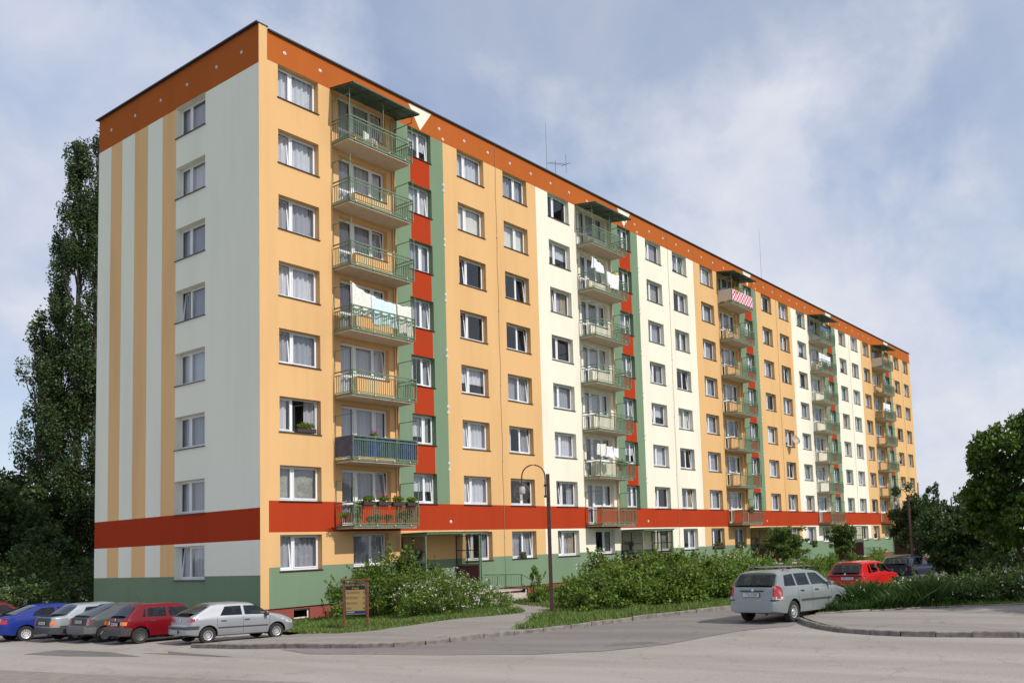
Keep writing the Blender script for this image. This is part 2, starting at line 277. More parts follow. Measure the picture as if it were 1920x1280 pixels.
# openings on the long side: (x0,x1,z0,z1,kind,storey,section)
OPS=[]; NICHE=[]
for i in range(5):
    s=S0[i]
    for k in range(1,9):
        z=ZS(k)
        OPS.append((s+.98,s+2.95,z,z+HW,'A',k,i))
        if k>1: OPS.append((s+8.02,s+9.5,z,z+HW,'B',k,i))
        OPS.append((s+11.3,s+13.25,z,z+HW,'C',k,i)); OPS.append((s+14.75,s+16.72,z,z+HW,'D',k,i))
    OPS.append((s+4.55,s+6.5,Z0,Z0+HW,'G',1,i))
    NICHE.append((s+3.66,s+7.17,3.50,22.93))
def facade():
    mb=MB(); xs={0.,.38,87.6}; zs={-.6,.443,2.058,3.44,4.70,22.895,ROOF}
    for i in range(5):
        xs|={BND[i]} ; s=S0[i]
        for o in (7.2,8.15,9.4,10.32): xs.add(s+o)
    for a in OPS: xs|={a[0],a[1]}; zs|={a[2],a[3]}
    for a in NICHE: xs|={a[0],a[1]}; zs|={a[2],a[3]}
    # basement windows
    BW=[(s+o,s+o+.75,-.04,.34) for s in S0 for o in (1.62,11.6,15.2)]
    for a in BW: xs|={a[0],a[1]}; zs|={a[2],a[3]}
    xs=sorted(xs); zs=sorted(zs)
    def inside(r,x,z): return r[0]<x<r[1] and r[2]<z<r[3]
    allop=[a for a in OPS]+BW
    for a,b in zip(xs,xs[1:]):
        cx=(a+b)/2; col=[r for r in allop if r[0]<cx<r[1]]; ni=[r for r in NICHE if r[0]<cx<r[1]]
        for c,d in zip(zs,zs[1:]):
            cz=(c+d)/2
            if any(r[2]<cz<r[3] for r in col) or any(r[2]<cz<r[3] for r in ni): continue
            y=0. if cz>.443 else .06
            mb.quad([(a,y,c),(b,y,c),(b,y,d),(a,y,d)],wcol(cx,cz))
    mb.quad([(0,0,.443),(87.6,0,.443),(87.6,.06,.443),(0,.06,.443)],M_PL)
    def reveal(x0,x1,z0,z1,y0,y1,m):
        mb.quad([(x0,y0,z0),(x0,y1,z0),(x0,y1,z1),(x0,y0,z1)],m); mb.quad([(x1,y1,z0),(x1,y0,z0),(x1,y0,z1),(x1,y1,z1)],m)
        mb.quad([(x0,y1,z1),(x1,y1,z1),(x1,y0,z1),(x0,y0,z1)],m); mb.quad([(x0,y0,z0),(x1,y0,z0),(x1,y1,z0),(x0,y1,z0)],m)
    for r in OPS:
        m=M_GR if r[4]=='B' else SC[r[6]]
        reveal(r[0],r[1],r[2],r[3],0,.33,m)
    for r in BW: reveal(*r,.06,.5,M_PL)
    for i,r in enumerate(NICHE):
        x0,x1,z0,z1=r; Y=.12
        mb.quad([(x0,0,z0),(x0,Y,z0),(x0,Y,z1),(x0,0,z1)],SC[i]); mb.quad([(x1,Y,z0),(x1,0,z0),(x1,0,z1),(x1,Y,z1)],SC[i]); mb.quad([(x0,Y,z1),(x1,Y,z1),(x1,0,z1),(x0,0,z1)],SC[i])
        nx=[x0,S0[i]+4.08,S0[i]+4.95,S0[i]+6.77,x1]; nz={z0,4.70,z1}
        for k in range(2,9): nz|={ZS(k)-1.0,ZS(k),ZS(k)+HW}
        nz=sorted(nz)
        for a,b in zip(nx,nx[1:]):
            for c,d in zip(nz,nz[1:]):
                cx=(a+b)/2-S0[i]; cz=(c+d)/2; k=int((cz-Z0+1.0)//2.8)+1; f=cz-ZS(k); hole=False
                if k>=2 and 4.08<cx<4.95 and -1.0<f<HW: hole=True
                if k>=2 and 4.95<cx<6.77 and 0<f<HW: hole=True
                if not hole: mb.quad([(a,Y,c),(b,Y,c),(b,Y,d),(a,Y,d)],M_RD if cz<4.7 else SC[i])
        for k in range(2,9):
            z=ZS(k); m=SC[i]; a,b,c=nx[1],nx[2],nx[3]; y0,y1=Y,Y+.30
            mb.quad([(a,y0,z-1),(a,y1,z-1),(a,y1,z+HW),(a,y0,z+HW)],m); mb.quad([(c,y1,z),(c,y0,z),(c,y0,z+HW),(c,y1,z+HW)],m)
            mb.quad([(a,y1,z+HW),(c,y1,z+HW),(c,y0,z+HW),(a,y0,z+HW)],m); mb.quad([(b,y0,z),(c,y0,z),(c,y1,z),(b,y1,z)],m); mb.quad([(b,y1,z-1),(b,y0,z-1),(b,y0,z),(b,y1,z)],m)
    # gable, X=0, going back in Y
    gys=sorted({0.,3.93,6.28,7.44,8.72,9.92,11.1,12.17,DEP}); gz_=sorted({-.6,.443+DZL,2.058+DZL,3.44+DZL,4.70+DZL,22.895+DZL,24.29}|{ZS(k)+DZL for k in range(1,9)}|{ZS(k)+DZL+HW-(0 if k<8 else .0) for k in range(1,9)})
    for a,b in zip(gys,gys[1:]):
        cy=(a+b)/2
        for c,d in zip(gz_,gz_[1:]):
            if d-c<1e-4: continue
            cz=(c+d)/2-DZL; k=int((cz-Z0)//2.8)+1
            if 3.93<cy<6.28 and 1<=k<=8 and 0<cz-ZS(k)<HW: continue
            if cz<.443: m=M_PL
            elif cz<2.058: m=M_GR
            elif 3.44<cz<4.70: m=M_RD
            elif cz>22.895: m=M_DO
            else: m=M_GW if (cy<6.28 or 7.44<cy<8.72 or 9.92<cy<11.1 or cy>12.17) else M_TN
            mb.quad([(0,b,c),(0,a,c),(0,a,d),(0,b,d)],m)
    for k in range(1,9):
        z0=ZS(k)+DZL; z1=z0+HW; a,b=3.93,6.28; D=.33; m=M_GW
        mb.quad([(0,a,z0),(0,a,z1),(D,a,z1),(D,a,z0)],m); mb.quad([(0,b,z0),(D,b,z0),(D,b,z1),(0,b,z1)],m); mb.quad([(0,a,z1),(0,b,z1),(D,b,z1),(D,a,z1)],m); mb.quad([(0,a,z0),(D,a,z0),(D,b,z0),(0,b,z0)],m)
    # end gable, back, raised gable parapet
    mb.quad([(87.6,0,-.6),(87.6,DEP,-.6),(87.6,DEP,ROOF),(87.6,0,ROOF)],M_OR); mb.quad([(87.6,DEP,-.6),(0,DEP,-.6),(0,DEP,ROOF),(87.6,DEP,ROOF)],M_OR)
    mb.quad([(0,0,ROOF),(.36,0,ROOF),(.36,0,24.29),(0,0,24.29)],M_OR); mb.quad([(.36,0,ROOF),(.36,DEP,ROOF),(.36,DEP,24.29),(.36,0,24.29)],M_OR)
    return mb.obj('wall',B)
facade()
def misc():
    mb=MB(); mb.box((.36,.1,ROOF-.25),(87.5,DEP-.1,ROOF-.05),mat('roof_felt',(.08,.08,.08),.9)); mb.obj('roof',B)
    mb=MB(); mb.box((-.10,-.02,24.292),(.42,DEP+.12,24.345),M_COP); mb.box((.422,-.07,ROOF+.003),(87.72,.42,ROOF+.06),M_COP); mb.box((-.13,-.05,24.28),(-.102,DEP+.15,24.34),M_COP); mb.box((87.3,.422,ROOF+.003),(87.72,DEP+.1,ROOF+.06),M_COP)
    mb.box((.425,-.098,ROOF-.025),(87.75,-.072,ROOF+.045),M_COP); mb.obj('coping',B)
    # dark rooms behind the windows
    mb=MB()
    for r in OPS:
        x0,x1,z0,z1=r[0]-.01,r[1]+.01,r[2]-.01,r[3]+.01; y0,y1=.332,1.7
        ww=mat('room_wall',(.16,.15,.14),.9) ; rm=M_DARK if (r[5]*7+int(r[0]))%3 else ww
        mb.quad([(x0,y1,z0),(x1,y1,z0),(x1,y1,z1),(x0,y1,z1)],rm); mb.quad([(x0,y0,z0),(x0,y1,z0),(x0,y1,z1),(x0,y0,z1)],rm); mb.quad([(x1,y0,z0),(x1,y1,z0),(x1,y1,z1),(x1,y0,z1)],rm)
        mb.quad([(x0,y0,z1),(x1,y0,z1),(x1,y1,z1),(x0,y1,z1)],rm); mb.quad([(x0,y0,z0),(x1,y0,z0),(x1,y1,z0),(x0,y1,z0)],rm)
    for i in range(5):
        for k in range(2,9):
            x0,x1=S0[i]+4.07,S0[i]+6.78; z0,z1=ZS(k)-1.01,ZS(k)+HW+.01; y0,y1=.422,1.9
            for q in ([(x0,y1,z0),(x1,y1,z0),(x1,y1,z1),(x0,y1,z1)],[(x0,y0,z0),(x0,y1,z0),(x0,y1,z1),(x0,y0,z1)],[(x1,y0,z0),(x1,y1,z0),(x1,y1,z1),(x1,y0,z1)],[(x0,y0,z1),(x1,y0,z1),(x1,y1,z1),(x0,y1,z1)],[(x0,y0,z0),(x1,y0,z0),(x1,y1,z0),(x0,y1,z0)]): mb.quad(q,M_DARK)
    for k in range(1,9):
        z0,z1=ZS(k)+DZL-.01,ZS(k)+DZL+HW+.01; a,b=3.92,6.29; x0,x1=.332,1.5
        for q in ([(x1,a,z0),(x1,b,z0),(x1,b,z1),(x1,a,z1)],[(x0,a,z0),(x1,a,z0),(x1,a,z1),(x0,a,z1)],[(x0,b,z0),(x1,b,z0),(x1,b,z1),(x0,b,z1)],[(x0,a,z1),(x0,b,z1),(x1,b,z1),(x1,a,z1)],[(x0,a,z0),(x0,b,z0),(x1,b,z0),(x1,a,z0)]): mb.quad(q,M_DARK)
    mb.obj('interior',B)
misc()
# --- windows
def curtain(w,h,m,f0=0,f1=1,amp=.045,z0=.03):
    mb=MB(); n=max(6,int(w*(f1-f0)*22)); 
    for a in range(n):
        p=[]; 
        for q in (a,a+1):
            t=f0+(f1-f0)*q/n; x=t*w; y=.43+amp*math.sin(q*1.15)+.02*math.sin(q*.37); p.append((x,y))
        mb.quad([(p[0][0],p[0][1],z0),(p[1][0],p[1][1],z0),(p[1][0],p[1][1],h-.02),(p[0][0],p[0][1],h-.02)],m)
    return mb
WV={}
def winvar(w,h,mf,tilt,cur,sillc=0):
    """returns MBs: frame, pane, sash, curtain. local: x right, y inward, z up, origin = lower left of the opening at the wall face"""
    key=(w,h,mf,tilt,cur)
    if key in WV: return WV[key]
    y0,y1=.27,.33; fr=MB(); F=.055
    e=.004
    fr.box((e,y0,e),(F,y1,h-e),M_WHITE); fr.box((w-F,y0,e),(w-e,y1,h-e),M_WHITE); fr.box((F,y0,e),(w-F,y1,F+.03),M_WHITE); fr.box((F,y0,h-F),(w-F,y1,h-e),M_WHITE)
    xm=w*mf; fr.box((xm-.045,y0,F+.03),(xm+.045,y1,h-F),M_WHITE)
    fr.box((-.04,-.055,-.028),(w+.04,-.002,-.004),M_SILL); fr.box((e,-.002,-.0035),(w-e,y0-.002,.012),M_SILL)
    sa=MB(); pa=MB()
    cells=[(F,xm-.045),(xm+.045,w-F)]
    for ci,(a,b) in enumerate(cells):
        small=(b-a)<= (w*.5); g=.05; zb,zt=F+.032,h-F-.002; s=MB(); p=MB()
        s.box((a+.002,y0-.018,zb),(a+g,y0+.03,zt),M_WHITE); s.box((b-g,y0-.018,zb),(b-.002,y0+.03,zt),M_WHITE); s.box((a+g,y0-.018,zb),(b-g,y0+.03,zb+g),M_WHITE); s.box((a+g,y0-.018,zt-g),(b-g,y0+.03,zt),M_WHITE)
        p.quad([(a+g-.005,y0+.01,zb+g-.005),(b-g+.005,y0+.01,zb+g-.005),(b-g+.005,y0+.01,zt-g+.005),(a+g-.005,y0+.01,zt-g+.005)],M_GLASS)
        M=Matrix.Identity(4)
        if tilt==1 and small: M=Matrix.Translation((0,y0+.04,zb))@Matrix.Rotation(R(-5.5),4,'X')@Matrix.Translation((0,-y0,-zb))
        if tilt==2 and not small: M=Matrix.Translation((b,y0+.02,0))@Matrix.Rotation(R(-75),4,'Z')@Matrix.Translation((-b,-y0,0))
        sa.add(s,M); pa.add(p,M)
    if cur==0: cu=curtain(w,h,CURT[0])
    elif cur==1: cu=curtain(w,h,CURT[1])
    elif cur==2: cu=curtain(w,h,CURT[2],0,1,.012)
    elif cur==3: cu=curtain(w,h,CURT[0],0,.3); cu.add(curtain(w,h,CURT[1],.72,1),Matrix.Identity(4))
    elif cur==4: cu=curtain(w,h,CURT[3],0,1,.004)
    elif cur==5: cu=curtain(w,h,CURT[0],0,1,.03,z0=h*.42)
    elif cur==7: cu=curtain(w,h,CURT[4],0,.34); cu.add(curtain(w,h,CURT[4],.70,1),Matrix.Identity(4)); cu.add(curtain(w,h,CURT[1],0,1,.02),Matrix.Translation((0,.07,0)))
    elif cur==8: cu=curtain(w,h,CURT[0],0,.25); cu.add(curtain(w,h,CURT[5],.75,1),Matrix.Identity(4)); cu.add(curtain(w,h,CURT[0],.1,.9,.03,z0=h*.3),Matrix.Translation((0,.08,0)))
    else: cu=curtain(w,h,CURT[1],0,.22)
    WV[key]=(fr,pa,sa,cu,[m.mesh(n) for m,n in zip((fr,pa,sa,cu),('window','pane','sash','curtain'))]); return WV[key]
rw=random.Random(11)
inst=[]   # (distance, matrix, variant, opening)
CAM=Vector((-20.441,-31.322,2.5))
PRE={('A',8,0):(0,0),('A',7,0):(1,0),('A',6,0):(1,1),('A',5,0):(1,0),('A',4,0):(1,1),('A',3,0):(2,3),('A',2,0):(0,2),('A',1,0):(1,1),('C',8,0):(0,0),('C',7,0):(0,4),('D',7,0):(0,4),('D',8,0):(0,1),('C',6,0):(1,6),('D',6,0):(1,6),('D',5,0):(1,6),('C',5,0):(1,6),('G',1,0):(1,1),('D',1,0):(1,1)}
for r in OPS:
    w=r[1]-r[0]; ty=r[4]; mf={'A':.37,'C':.36,'D':.57,'B':.6,'G':.58}[ty]
    t,c=PRE.get((ty,r[5],r[6]),(1 if rw.random()<.55 else 0, rw.choice([0,0,1,1,1,2,3,3,5,5,4,6,6,7,7,8,8])))
    v=winvar(round(w,3),HW,mf,t,c); inst.append([Vector((r[0],0,r[2])),0,v])
for k in range(1,9):
    v=winvar(2.35,HW,.35,1 if k in(1,5) else 0,[1,0,1,1,0,1,1,0,1][k]); inst.append([Vector((0,6.28,ZS(k)+DZL)),R(-90),v])
for a in inst:
    d=(a[0]-CAM); nrm=Vector((0,-1,0)) if a[1]==0 else Vector((-1,0,0)); a.append(abs(d.normalized().dot(nrm))/d.length_squared)
inst.sort(key=lambda a:-a[3])
for a in inst[:100]:
    ms=a[2][4]; o=link('window',ms[0],B,a[0],a[1])
    for n,m in zip(('pane','sash','curtain'),ms[1:]): link(n,m,o)
far=[MB() for _ in range(4)]
for a in inst[100:]:
    M=Matrix.Translation(a[0])@Matrix.Rotation(a[1],4,'Z')
    for j in range(4): far[j].add(a[2][j],M)
fo=far[0].obj('window',B); fo['kind']='stuff'
for n,m in zip(('pane','sash','curtain'),far[1:]): q=m.obj(n,fo); q['kind']='stuff'
# basement windows
mb=MB()
mb.box((.003,.2,.003),(.747,.24,.05),M_WHITE); mb.box((.003,.2,.33),(.747,.24,.377),M_WHITE); mb.box((.003,.2,.05),(.06,.24,.33),M_WHITE); mb.box((.69,.2,.05),(.747,.24,.33),M_WHITE)
mb.quad([(.06,.22,.05),(.69,.22,.05),(.69,.22,.33),(.06,.22,.33)],M_CGLASS); mb.quad([(0,.6,0),(.75,.6,0),(.75,.6,.38),(0,.6,.38)],M_DARK)
bme=mb.mesh('basement_window')
for s in S0:
    for o in (1.62,11.6,15.2): link('basement_window',bme,B,(s+o,-.05,-.04))
# balcony doors + windows (niche)
def balwin(tilt,cur):
    fr=MB(); pa=MB(); sa=MB(); w=2.69; h=HW; y0,y1=.36,.415; F=.055; d=.87; zb=-.99
    fr.box((.004,y0,zb),(F,y1,h-.004),M_WHITE); fr.box((d-.05,y0,zb),(d+.06,y1,h-F),M_WHITE); fr.box((w-F,y0,.004),(w-.004,y1,h-.004),M_WHITE); fr.box((F,y0,h-F),(w-F,y1,h-.004),M_WHITE)
    fr.box((d+.06,y0,.004),(w-F,y1,F+.03),M_WHITE); fr.box((F,y0,zb),(d-.05,y1,zb+.06),M_WHITE); xm=1.95; fr.box((xm-.045,y0,F+.03),(xm+.045,y1,h-F),M_WHITE)
    fr.box((d+.02,.07,-.03),(w+.03,.118,-.004),M_SILL)
    for (a,b,c,e,t) in ((F,d-.05,zb+.06,h-F,3),(d+.06,xm-.045,F+.03,h-F,0),(xm+.045,w-F,F+.03,h-F,tilt)):
        g=.06; s=MB(); p=MB(); yy=y0
        s.box((a+.002,yy-.018,c),(a+g,yy+.03,e-.002),M_WHITE); s.box((b-g,yy-.018,c),(b-.002,yy+.03,e-.002),M_WHITE); s.box((a+g,yy-.018,c),(b-g,yy+.03,c+g),M_WHITE); s.box((a+g,yy-.018,e-g),(b-g,yy+.03,e-.002),M_WHITE)
        if t==3: s.box((a+g,yy-.016,-.07),(b-g,yy+.028,.03),M_WHITE)
        p.quad([(a+g-.005,yy+.01,c+g-.005),(b-g+.005,yy+.01,c+g-.005),(b-g+.005,yy+.01,e-g+.005),(a+g-.005,yy+.01,e-g+.005)],M_GLASS)
        M=Matrix.Identity(4)
        if t==1: M=Matrix.Translation((0,yy+.04,c))@Matrix.Rotation(R(-5.5),4,'X')@Matrix.Translation((0,-yy,-c))
        sa.add(s,M); pa.add(p,M)
    cu=MB(); c0=curtain(w,h,CURT[cur],.34,1); cu.add(c0,Matrix.Translation((0,.12,0)))
    c1=curtain(w,h,CURT[cur],.02,.3,z0=-.9); cu.add(c1,Matrix.Translation((0,.12,0)))
    return [m.mesh(n) for m,n in zip((fr,pa,sa,cu),('balcony_door','pane','sash','curtain'))]
BV=[balwin(1,0),balwin(0,1),balwin(1,1),balwin(0,0)]
# balconies
BX0,BX1=3.66,7.17
def slabmesh():
    mb=MB(); mb.box((BX0+.02,-1.10,0),(BX1-.02,.118,.14),M_SLAB)
    mb.box((BX0-.005,-1.14,.06),(BX1+.005,-1.102,.15),M_RAIL); mb.box((BX0-.012,-1.10,.06),(BX0+.018,-.002,.15),M_RAIL); mb.box((BX1-.018,-1.10,.06),(BX1+.012,-.002,.15),M_RAIL)
    return mb.mesh('balcony')
def railmesh(dense=1.):
    mb=MB(); z1=.95; z2=1.10; X0,X1,Y=BX0+.01,BX1+.03,-1.17
    for z,r in ((.20,.018),(z1,.02),(z2,.026)):
        mb.box((X0-.02,Y-r,z-r),(X1+.02,Y+r,z+r),M_RAIL); mb.box((X0-r,Y+r+.001,z-r*.9),(X0+r,-.003,z+r*.9),M_RAIL); mb.box((X1-r,Y+r+.001,z-r*.9),(X1+r,-.003,z+r*.9),M_RAIL)
    n=30
    for i in range(1,n): x=X0+(X1-X0)*i/n; mb.box((x-.0115,Y-.01,.19),(x+.0115,Y+.01,z1-.01),M_RAIL)
    for X in (X0,X1):
        for i in range(1,10): y=Y+(0-Y)*i/10; mb.box((X-.01,y-.0115,.19),(X+.01,y+.0115,z1-.01),M_RAIL)
    for x in (X0,X1): mb.box((x-.022,Y-.022,.08),(x+.022,Y+.022,z2-.01),M_RAIL)
    for x in (X0+1.17,X0+2.34): mb.box((x-.016,Y-.015,.16),(x+.016,Y+.015,z2-.01),M_RAIL)
    for x in (X0+.3,X0+1.2,X0+2.2,X0+3.1): mb.box((x-.02,Y-.03,.10),(x+.02,-1.141,.14),M_WHITE)
    return mb.mesh('railing')
def polemesh(H):
    mb=MB(); X0,X1,Y=BX0+.01,BX1+.03,-1.17
    for X in (X0,X1):
        mb.box((X-.017,Y-.039,.5),(X+.017,Y-.022,H),M_RAIL); mb.box((X-.014,Y-.02,2.02),(X+.014,-.003,2.05),M_RAIL); mb.box((X-.012,-.03,1.05),(X+.012,-.005,2.02),M_RAIL)
    if H>2.3: mb.box((X0+1.85,Y-.015,1.1),(X0+1.88,Y+.015,H),M_RAIL)
    return mb.mesh('screen_frame')
SLM,RLM,PLM,PTM=slabmesh(),railmesh(),polemesh(2.11),polemesh(2.42)
PANEL={}
for i in range(5):
    for k in range(2,9):
        z=ZS(k)-1.17; o=link('balcony',SLM,B,(S0[i],0,z)); link('railing',RLM,o); link('screen_frame',PTM if k==8 else PLM,o); PANEL[(i,k)]=o
        v=BV[(i*3+k*5)%4]; q=link('balcony_door',v[0],B,(S0[i]+4.08,.0,ZS(k)))
        for n,m in zip(('pane','sash','curtain'),v[1:]): link(n,m,q)
# canopies
def canopy():
    mb=MB(); z0,z1=22.93,22.71; X0,X1=3.56,7.36
    mb.quad([(X0,-.002,z0),(X1,-.002,z0),(X1,-1.55,z1),(X0,-1.55,z1)],M_CANG); mb.quad([(X0,-.002,z0+.03),(X0,-1.55,z1+.03),(X1,-1.55,z1+.03),(X1,-.002,z0+.03)],M_CANG)
    mb.box((X0,-1.58,z1-.025),(X1,-1.551,z1+.04),M_CANG)
    for X in (X0,X0+.95,X0+1.9,X0+2.85,X1-.03): mb.tube([(X+.015,-.01,z0-.03),(X+.015,-1.54,z1-.03)],.022,M_CANG,4)
    for y in (-.5,-1.05): zz=z0+(z1-z0)*(-y/1.55); mb.tube([(X0,y,zz-.055),(X1,y,zz-.055)],.018,M_CANG,4)
    return mb.mesh('balcony_canopy')
cm=canopy()
for i in range(5): link('balcony_canopy',cm,B,(S0[i],0,0))
# triangles, vent caps, cables, downpipes
tm=MB(); tm.quad([(8.09,-.004,24.095),(8.83,-.004,22.97),(9.6,-.004,24.095)],M_CR); tmm=tm.mesh('painted_triangle')
for i in range(5): link('painted_triangle',tmm,B,(S0[i],0,0))
vc=MB(); mv=mat('vent_grey',(.62,.6,.6),.6); vc.lathe([(.0,-.035),(.035,-.035),(.04,-.02),(.075,-.018),(.08,-.001)],mv,12,axis='y'); vcm=vc.mesh('vent_cap',40)
vp=[]
for i in range(5):
    for j in range(10):
        x=S0[i]+1.3+j*1.76
        if 7.9<x-S0[i]<9.75 or x>87: continue
        vp.append((x,23.52))
    for k in range(2,8): vp+=[(S0[i]+10.33,ZS(k)+1.98),(S0[i]+10.33,ZS(k)+1.68)]
    vp+=[(S0[i]+10.34,3.85),(S0[i]+10.34,23.06)]
vp.sort()
for x,z in vp[:94]: link('vent_cap',vcm,B,(x,0,z))
for y in (1.21,3.06,5.39,7.61,9.91,12.18): link('vent_cap',vcm,B,(0,y,23.46),R(-90))
for i in range(5):
    mb=MB(); x=S0[i]+14.15; pts=[(x+.03*math.sin(z*1.7),-.03,z) for z in np.linspace(1.2,24.2,18)]; mb.tube(pts,.010,M_PIPE,5)
    for z in range(3,24,4): mb.box((x-.02,-.04,z),(x+.04,-.001,z+.03),M_PIPE)
    mb.obj('lightning_cable',B)
for i in range(5): mb=MB(); mb.tube([(S0[i]+7.10,.06,3.6),(S0[i]+7.10,.06,22.7)],.035,M_PIPEW,8); mb.obj('downpipe',B)
# porches
def porch():
    fr=MB(); X0,X1,Y=7.25,10.66,-1.55; zt=3.22
    fr.box((X0-.02,Y-.12,zt+.0),(X1+.12,-.004,zt+.07),M_RAIL); fr.box((X0-.05,Y-.15,zt+.072),(X1+.5,-.003,zt+.10),M_CANG)
    for x in (X0,X1): fr.box((x-.03,Y-.03,.45),(x+.03,Y+.03,zt),M_RAIL)
    fr.box((X1+.14,Y+.02,.4),(X1+.19,Y+.07,zt),M_RAIL)
    for x in (X0,X1):
        fr.box((x-.02,Y+.031,zt-.10),(x+.02,-.004,zt-.05),M_RAIL)
        fr.box((x-.02,Y+.031,1.72),(x+.02,-.004,1.78),M_RAIL); fr.box((x-.018,Y+.031,2.42),(x+.018,-.004,2.46),M_COP)
        fr.box((x-.02,-.75,1.781),(x+.02,-.71,zt-.10),M_COP); fr.box((x-.02,-.045,1.781),(x+.02,-.004,zt-.10),M_COP)
    gl,gl2=MB(),MB()
    for x,g in ((X0,gl),(X1,gl2)): g.quad([(x,Y+.03,1.78),(x,-.02,1.78),(x,-.02,zt-.1),(x,Y+.03,zt-.1)],M_PGLASS)
    pw,pw2=MB(),MB()
    for x,g in ((X0,pw),(X1,pw2)): g.box((x-.05,Y+.035,.0),(x+.05,-.062,1.715),M_MAR)
    dr=MB(); dr.box((7.42,-.04,.5),(8.5,-.004,2.6),mat('door_frame_grey',(.22,.22,.20),.4)); dr.quad([(7.5,-.045,.8),(7.93,-.045,.8),(7.93,-.045,2.5),(7.5,-.045,2.5)],M_CARG); dr.quad([(8.0,-.045,.8),(8.43,-.045,.8),(8.43,-.045,2.5),(8.0,-.045,2.5)],M_CARG); dr.box((8.95,-.13,1.45),(9.35,-.004,1.78),mat('letterbox_blue',(.03,.035,.07),.5))
    st=MB(); st.box((X0+.06,-2.6,-.5),(X1+1.75,-.065,.42),M_MAR); st.box((X0+.05,-2.65,.421),(X1+1.8,-.066,.47),M_CONC)
    for j in range(4): st.box((8.9,-2.66-.32*(j+1),-.5),(12.3,-2.652-.32*j,.47-.15*(j+1)),M_CONC)
    ra=MB(); Yr=-2.6
    for x in (10.75,12.4): ra.tube([(x,Yr+(0),.47),(x,Yr,1.18)],.022,M_RAIL,6)
    ra.tube([(12.4,-1.6,.47),(12.4,-1.6,1.18)],.022,M_RAIL,6); ra.tube([(12.4,Yr,1.18),(12.4,-.1,1.18)],.022,M_RAIL,6); ra.tube([(12.4,Yr,.58),(12.4,-.1,.58)],.014,M_RAIL,5)
    for j in range(1,16): y=Yr+j*.156; ra.tube([(12.4,y,.58),(12.4,y,1.18)],.008,M_RAIL,4)
    ra.tube([(10.75,-1.6,1.15),(12.4,-1.6,1.15)],.02,M_RAIL,6); ra.tube([(10.75,-1.6,.6),(12.4,-1.6,.6)],.014,M_RAIL,5)
    for j in range(1,12): x=10.75+j*.137; ra.tube([(x,-1.6,.6),(x,-1.6,1.15)],.008,M_RAIL,4)
    for x in (8.85,12.45):
        ra.tube([(x,Yr,1.18),(x,Yr-1.3,.62)],.022,M_RAIL,6); ra.tube([(x,Yr-1.3,-.1),(x,Yr-1.3,.62)],.022,M_RAIL,6); ra.tube([(x,Yr,.72),(x,Yr-1.3,.16)],.014,M_RAIL,5); ra.tube([(x,Yr,.4),(x,Yr,1.18)],.022,M_RAIL,6)
    return [m.mesh(n) for m,n in zip((fr,gl,gl2,pw,pw2,dr,st,ra),('entrance_porch','glazing','glazing','parapet','parapet','door','steps','handrail'))]
pm=porch()
for i in range(5):
    o=link('entrance_porch',pm[0],B,(S0[i],0,0))
    for n,m in zip(('glazing','glazing','parapet','parapet','door','steps','handrail'),pm[1:]): link(n,m,o)
# ------------------------------------------------------------------ vegetation
def leafmesh(name,C,size,mats,midx=None,flat=.0,asp=.7,updir=None,rs=RS):
    """C: (n,3) leaf centres. each leaf = a folded pair of triangles-quad"""
    n=len(C); sz=size*(.45+1.1*rs.rand(n)**1.5); d=rs.normal(size=(n,3)); 
    if updir is not None: d=d*(1-flat)+np.array(updir)*flat*2
    d/=np.linalg.norm(d,axis=1)[:,None]; e=rs.normal(size=(n,3)); e-= (e*d).sum(1)[:,None]*d; e/=np.linalg.norm(e,axis=1)[:,None]; f=np.cross(d,e)
    a=sz[:,None]; V=np.empty((n,4,3)); V[:,0]=C-d*a*.5; V[:,1]=C+e*a*.5*asp+f*a*.08; V[:,2]=C+d*a*.5; V[:,3]=C-e*a*.5*asp+f*a*.08
    me=bpy.data.meshes.new(name); me.vertices.add(4*n); me.vertices.foreach_set('co',V.ravel()); me.loops.add(4*n); me.loops.foreach_set('vertex_index',np.arange(4*n,dtype=np.int32))
    me.polygons.add(n); me.polygons.foreach_set('loop_start',np.arange(n,dtype=np.int32)*4); me.polygons.foreach_set('loop_total',np.full(n,4,dtype=np.int32))
    for m in mats: me.materials.append(m)
    if midx is not None: me.polygons.foreach_set('material_index',midx.astype(np.int32))
    me.update(calc_edges=True); return me
def blob(c,r,n,rs=RS,shell=.45):
    d=rs.normal(size=(n,3)); d/=np.linalg.norm(d,axis=1)[:,None]; t=(shell+(1-shell)*rs.rand(n))**.6; lump=1+.16*np.sin(d[:,0]*7+c[0]*3)*np.sin(d[:,2]*6+c[1]*5)
    return np.array(c)+d*np.array(r)*(t*lump)[:,None]
BARK=mat('bark',(.06,.045,.035),.95,var=.35,vscale=9,bump=.8,bscale=14); BARKG=mat('bark_grey',(.085,.07,.06),.95,var=.35,vscale=7,bump=.8,bscale=14)
L_POP=leafmat('leaf_poplar',(.035,.065,.022),(.085,.13,.042)); L_DK=leafmat('leaf_dark',(.022,.05,.013),(.065,.115,.026)); L_LIN=leafmat('leaf_linden',(.04,.09,.015),(.125,.215,.03),None,.38)
L_BUSH=leafmat('leaf_bush',(.10,.18,.022),(.23,.34,.05),None,.42); L_BUSH2=leafmat('leaf_bush_dark',(.06,.115,.02),(.14,.21,.042)); L_PINKB=leafmat('leaf_reddish',(.10,.09,.03),(.20,.14,.08)); L_YEL=leafmat('leaf_yellow',(.25,.30,.03),(.4,.42,.06))
